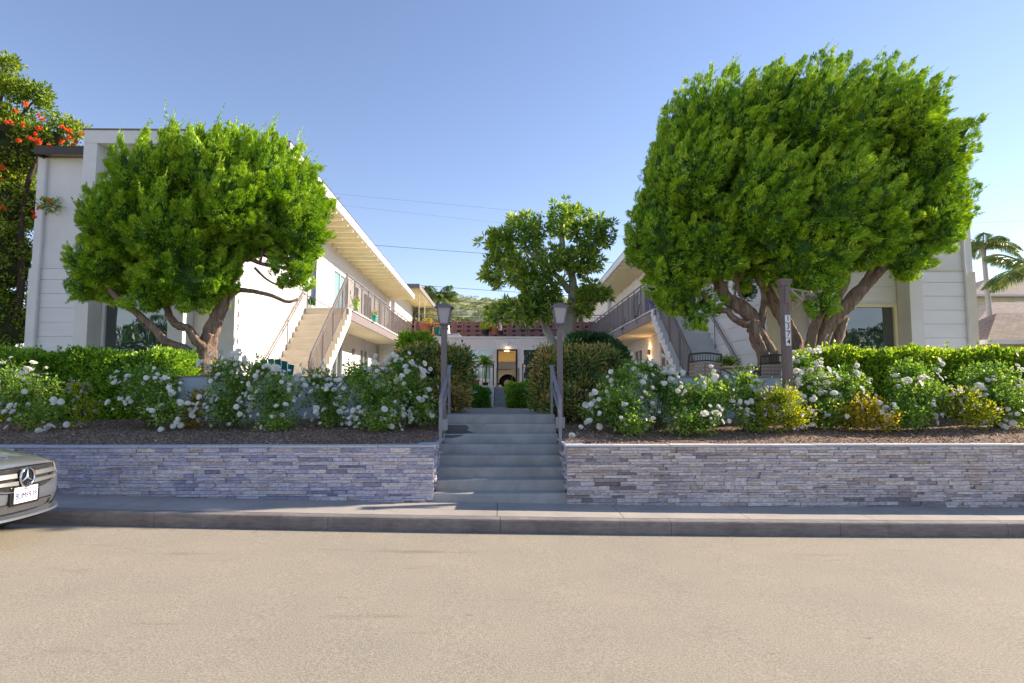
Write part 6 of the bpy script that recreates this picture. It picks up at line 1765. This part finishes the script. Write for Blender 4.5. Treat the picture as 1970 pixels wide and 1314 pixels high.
def hiphouse(lab, x0, x1, y0, y1, ze, zr, group):
    t = T('neighbour_house', lab, 'house', ((x0 + x1) / 2, y0, 1.3), group)
    MB().box(x0 + .5, x1 - .5, y0 + .5, y1 - .5, .8, ze).build('wall', MT['cream'], t)
    ym = (y0 + y1) / 2; h = (y1 - y0) / 2
    m = MB(); V = [(x0, y0, ze), (x1, y0, ze), (x1, y1, ze), (x0, y1, ze), (x0 + h, ym, zr), (x1 - h, ym, zr)]
    m.add(V, [(0, 1, 5, 4), (1, 2, 5), (2, 3, 4, 5), (3, 0, 4), (3, 2, 1, 0)]); r = m.build('roof', MT['shingle'], t)
    m = MB(); m.box(x0 - .04, x1 + .04, y0 - .06, y0 - .004, ze - .12, ze + .03); m.box(x0 - .06, x0 - .004, y0 - .003, y1, ze - .12, ze + .03); m.build('gutter', MT['trimgrey'], r)
    for a in (.2, .6):
        xx = x0 + (x1 - x0) * a; f = MB().wall('y', y0 + .44, y0 + .497, xx, xx + 1.2, ze - 1.4, ze - .4, [(xx + .06, xx + 1.14, ze - 1.34, ze - .46)]).build('window', MT['white'], t)
        MB().box(xx + .06, xx + 1.14, y0 + .47, y0 + .49, ze - 1.34, ze - .46).build('pane', MT['glass'], f)
    return t
a = P(1880, 618, 24); b_ = P(1935, 578, 27)
hiphouse('cream house with a brown hip roof right of the right wing, mostly behind the palm', a.x, a.x + 13, 24, 31, a.z, b_.z, 'neighbouring houses at the right edge')
a = P(1893, 655, 19.5); b_ = P(1970, 617, 22)
hiphouse('low cream outbuilding with a shallow brown roof at the right edge', a.x + .1, a.x + 9, 19.5, 23.4, a.z, b_.z + .2, 'neighbouring houses at the right edge')
a = P(1870, 567, 45); b_ = P(1925, 535, 50)
hiphouse('distant brown roofed house at the right edge behind the palm fronds', a.x, a.x + 18, 45, 56, a.z, b_.z, 'neighbouring houses at the right edge')

# ------------------------------------------------------------------ hill
def hillmat():
    m, nt, b = newmat('hillside scrub'); L = nt.links.new
    tc = N(nt, "ShaderNodeTexCoord")
    mp = N(nt, "ShaderNodeMapping"); mp.inputs['Scale'].default_value = (.6, .6, 2.2); L(tc.outputs['Object'], mp.inputs[0])
    n1 = N(nt, "ShaderNodeTexNoise", Scale=.035, Detail=8.0, Roughness=.7); L(mp.outputs[0], n1.inputs['Vector'])
    n2 = N(nt, "ShaderNodeTexNoise", Scale=.5, Detail=6.0, Roughness=.7); L(mp.outputs[0], n2.inputs['Vector'])
    r1 = ramp(nt, [(.36, (.20, .25, .20)), (.5, (.36, .37, .20)), (.62, (.58, .50, .26))]); L(n1.outputs['Fac'], r1.inputs[0])
    r2 = ramp(nt, [(.35, (.55, .6, .6)), (.6, (1.1, 1.1, 1.05))]); L(n2.outputs['Fac'], r2.inputs[0])
    mx = N(nt, "ShaderNodeMix", data_type='RGBA', blend_type='MULTIPLY'); mx.inputs[0].default_value = 1
    L(r1.outputs[0], mx.inputs[6]); L(r2.outputs[0], mx.inputs[7]); L(mx.outputs[2], b.inputs['Base Color'])
    b.inputs['Roughness'].default_value = .95; b.inputs['Specular IOR Level'].default_value = .1
    return m
MT['hill'] = hillmat()
def hz(x, y):
    top = P(900, 600, 330).z
    f = max(0, min(1, (y - 110) / 230)); f = f * f * (3 - 2 * f)
    side = math.exp(-((x + 15) / 210) ** 2)
    z = top * f * side * (1 - max(0, (y - 345)) / 600) + 9 * mnoise.fractal(Vector((x / 60, y / 45, 1)), .9, 2.1, 6) * f * (1 - .75 * max(0, min(1, (y - 290) / 50)))
    return z + 2
sheet('hills', fr(-420, 420, 120), fr(100, 560, 90), hz, MT['hill'], label='scrubby green and yellow hillside behind the court')
rng = np.random.default_rng(200); n = 2300
hx = rng.uniform(-75, 60, n); hy = rng.uniform(120, 345, n)
C = np.array([(x, y, hz(x, y) + .3) for x, y in zip(hx, hy)]); s = rng.uniform(.5, 2.0, n)
per = 80; q = np.repeat(np.arange(n), per); u = unit(rng, len(q)); u[:, 2] = np.abs(u[:, 2])
V = leafquads(rng, C[q] + u * s[q][:, None] * np.array([1.2, 1.2, .7]), nrm(u + np.array([0, 0, .4])), .42 * s[q], .22 * s[q])
MT['scrub'] = leafmat('scrub leaves', [(.11, .16, .12), (.19, .24, .15), (.30, .33, .17), (.46, .44, .22)], .2, .7, cscale=.03)
o = np_mesh('scrub', V, quads(len(q)), MT['scrub']); tag(o, 'low bushes scattered over the hillside', 'bushes', kind='stuff')
p = P(906, 566, 335)
t = T('hill_tree', 'lone dark rounded bush on the ridge of the hill', 'tree', p)
rng = np.random.default_rng(7); C, Nn = blob_surface(rng, [(p.x, 335, hz(p.x, 335) + 1, 3.6, 3, 2.3)], 300, .3)
foliage('crown', rng, [(0, clump_leaves(rng, C, Nn, .5, 8, .8, .5))], [MT['darkshrub']], t)
# bushes directly behind the terrace wall
for i, (px, py, Y, r, lab) in enumerate(((800, 608, 46, 1.3, 'green yellow bush behind the left end of the block wall'), (838, 608, 68, 2.2, 'dense green bush at the foot of the distant palm'), (930, 632, 48, .9, 'pale reedy bush behind the middle of the block wall'), (1130, 615, 50, 1.5, 'low bush behind the right end of the block wall'), (890, 628, 52, 1.1, 'low olive bush behind the block wall beside the lamp'))):
    p = P(px, py, Y); rng = np.random.default_rng(300 + i)
    bl = [(p.x, Y, p.z - r * .4, r * 1.3, r, r * .8), (p.x + r * .8, Y, p.z - r * .7, r, r, r * .6), (p.x - r * .8, Y, p.z - r * .7, r, r, r * .6)]
    t = T('background_bush', lab, 'bush', (p.x, Y, p.z - r * 1.5), 'bushes behind the block wall')
    C, Nn = blob_surface(rng, bl, 700, .4); foliage('foliage', rng, [(0, clump_leaves(rng, C, Nn, r * .12, 14, r * .09, r * .04, up=.5))], [MT['scrub'], MT['inner_brown']], t, core=bl, core_s=.7)
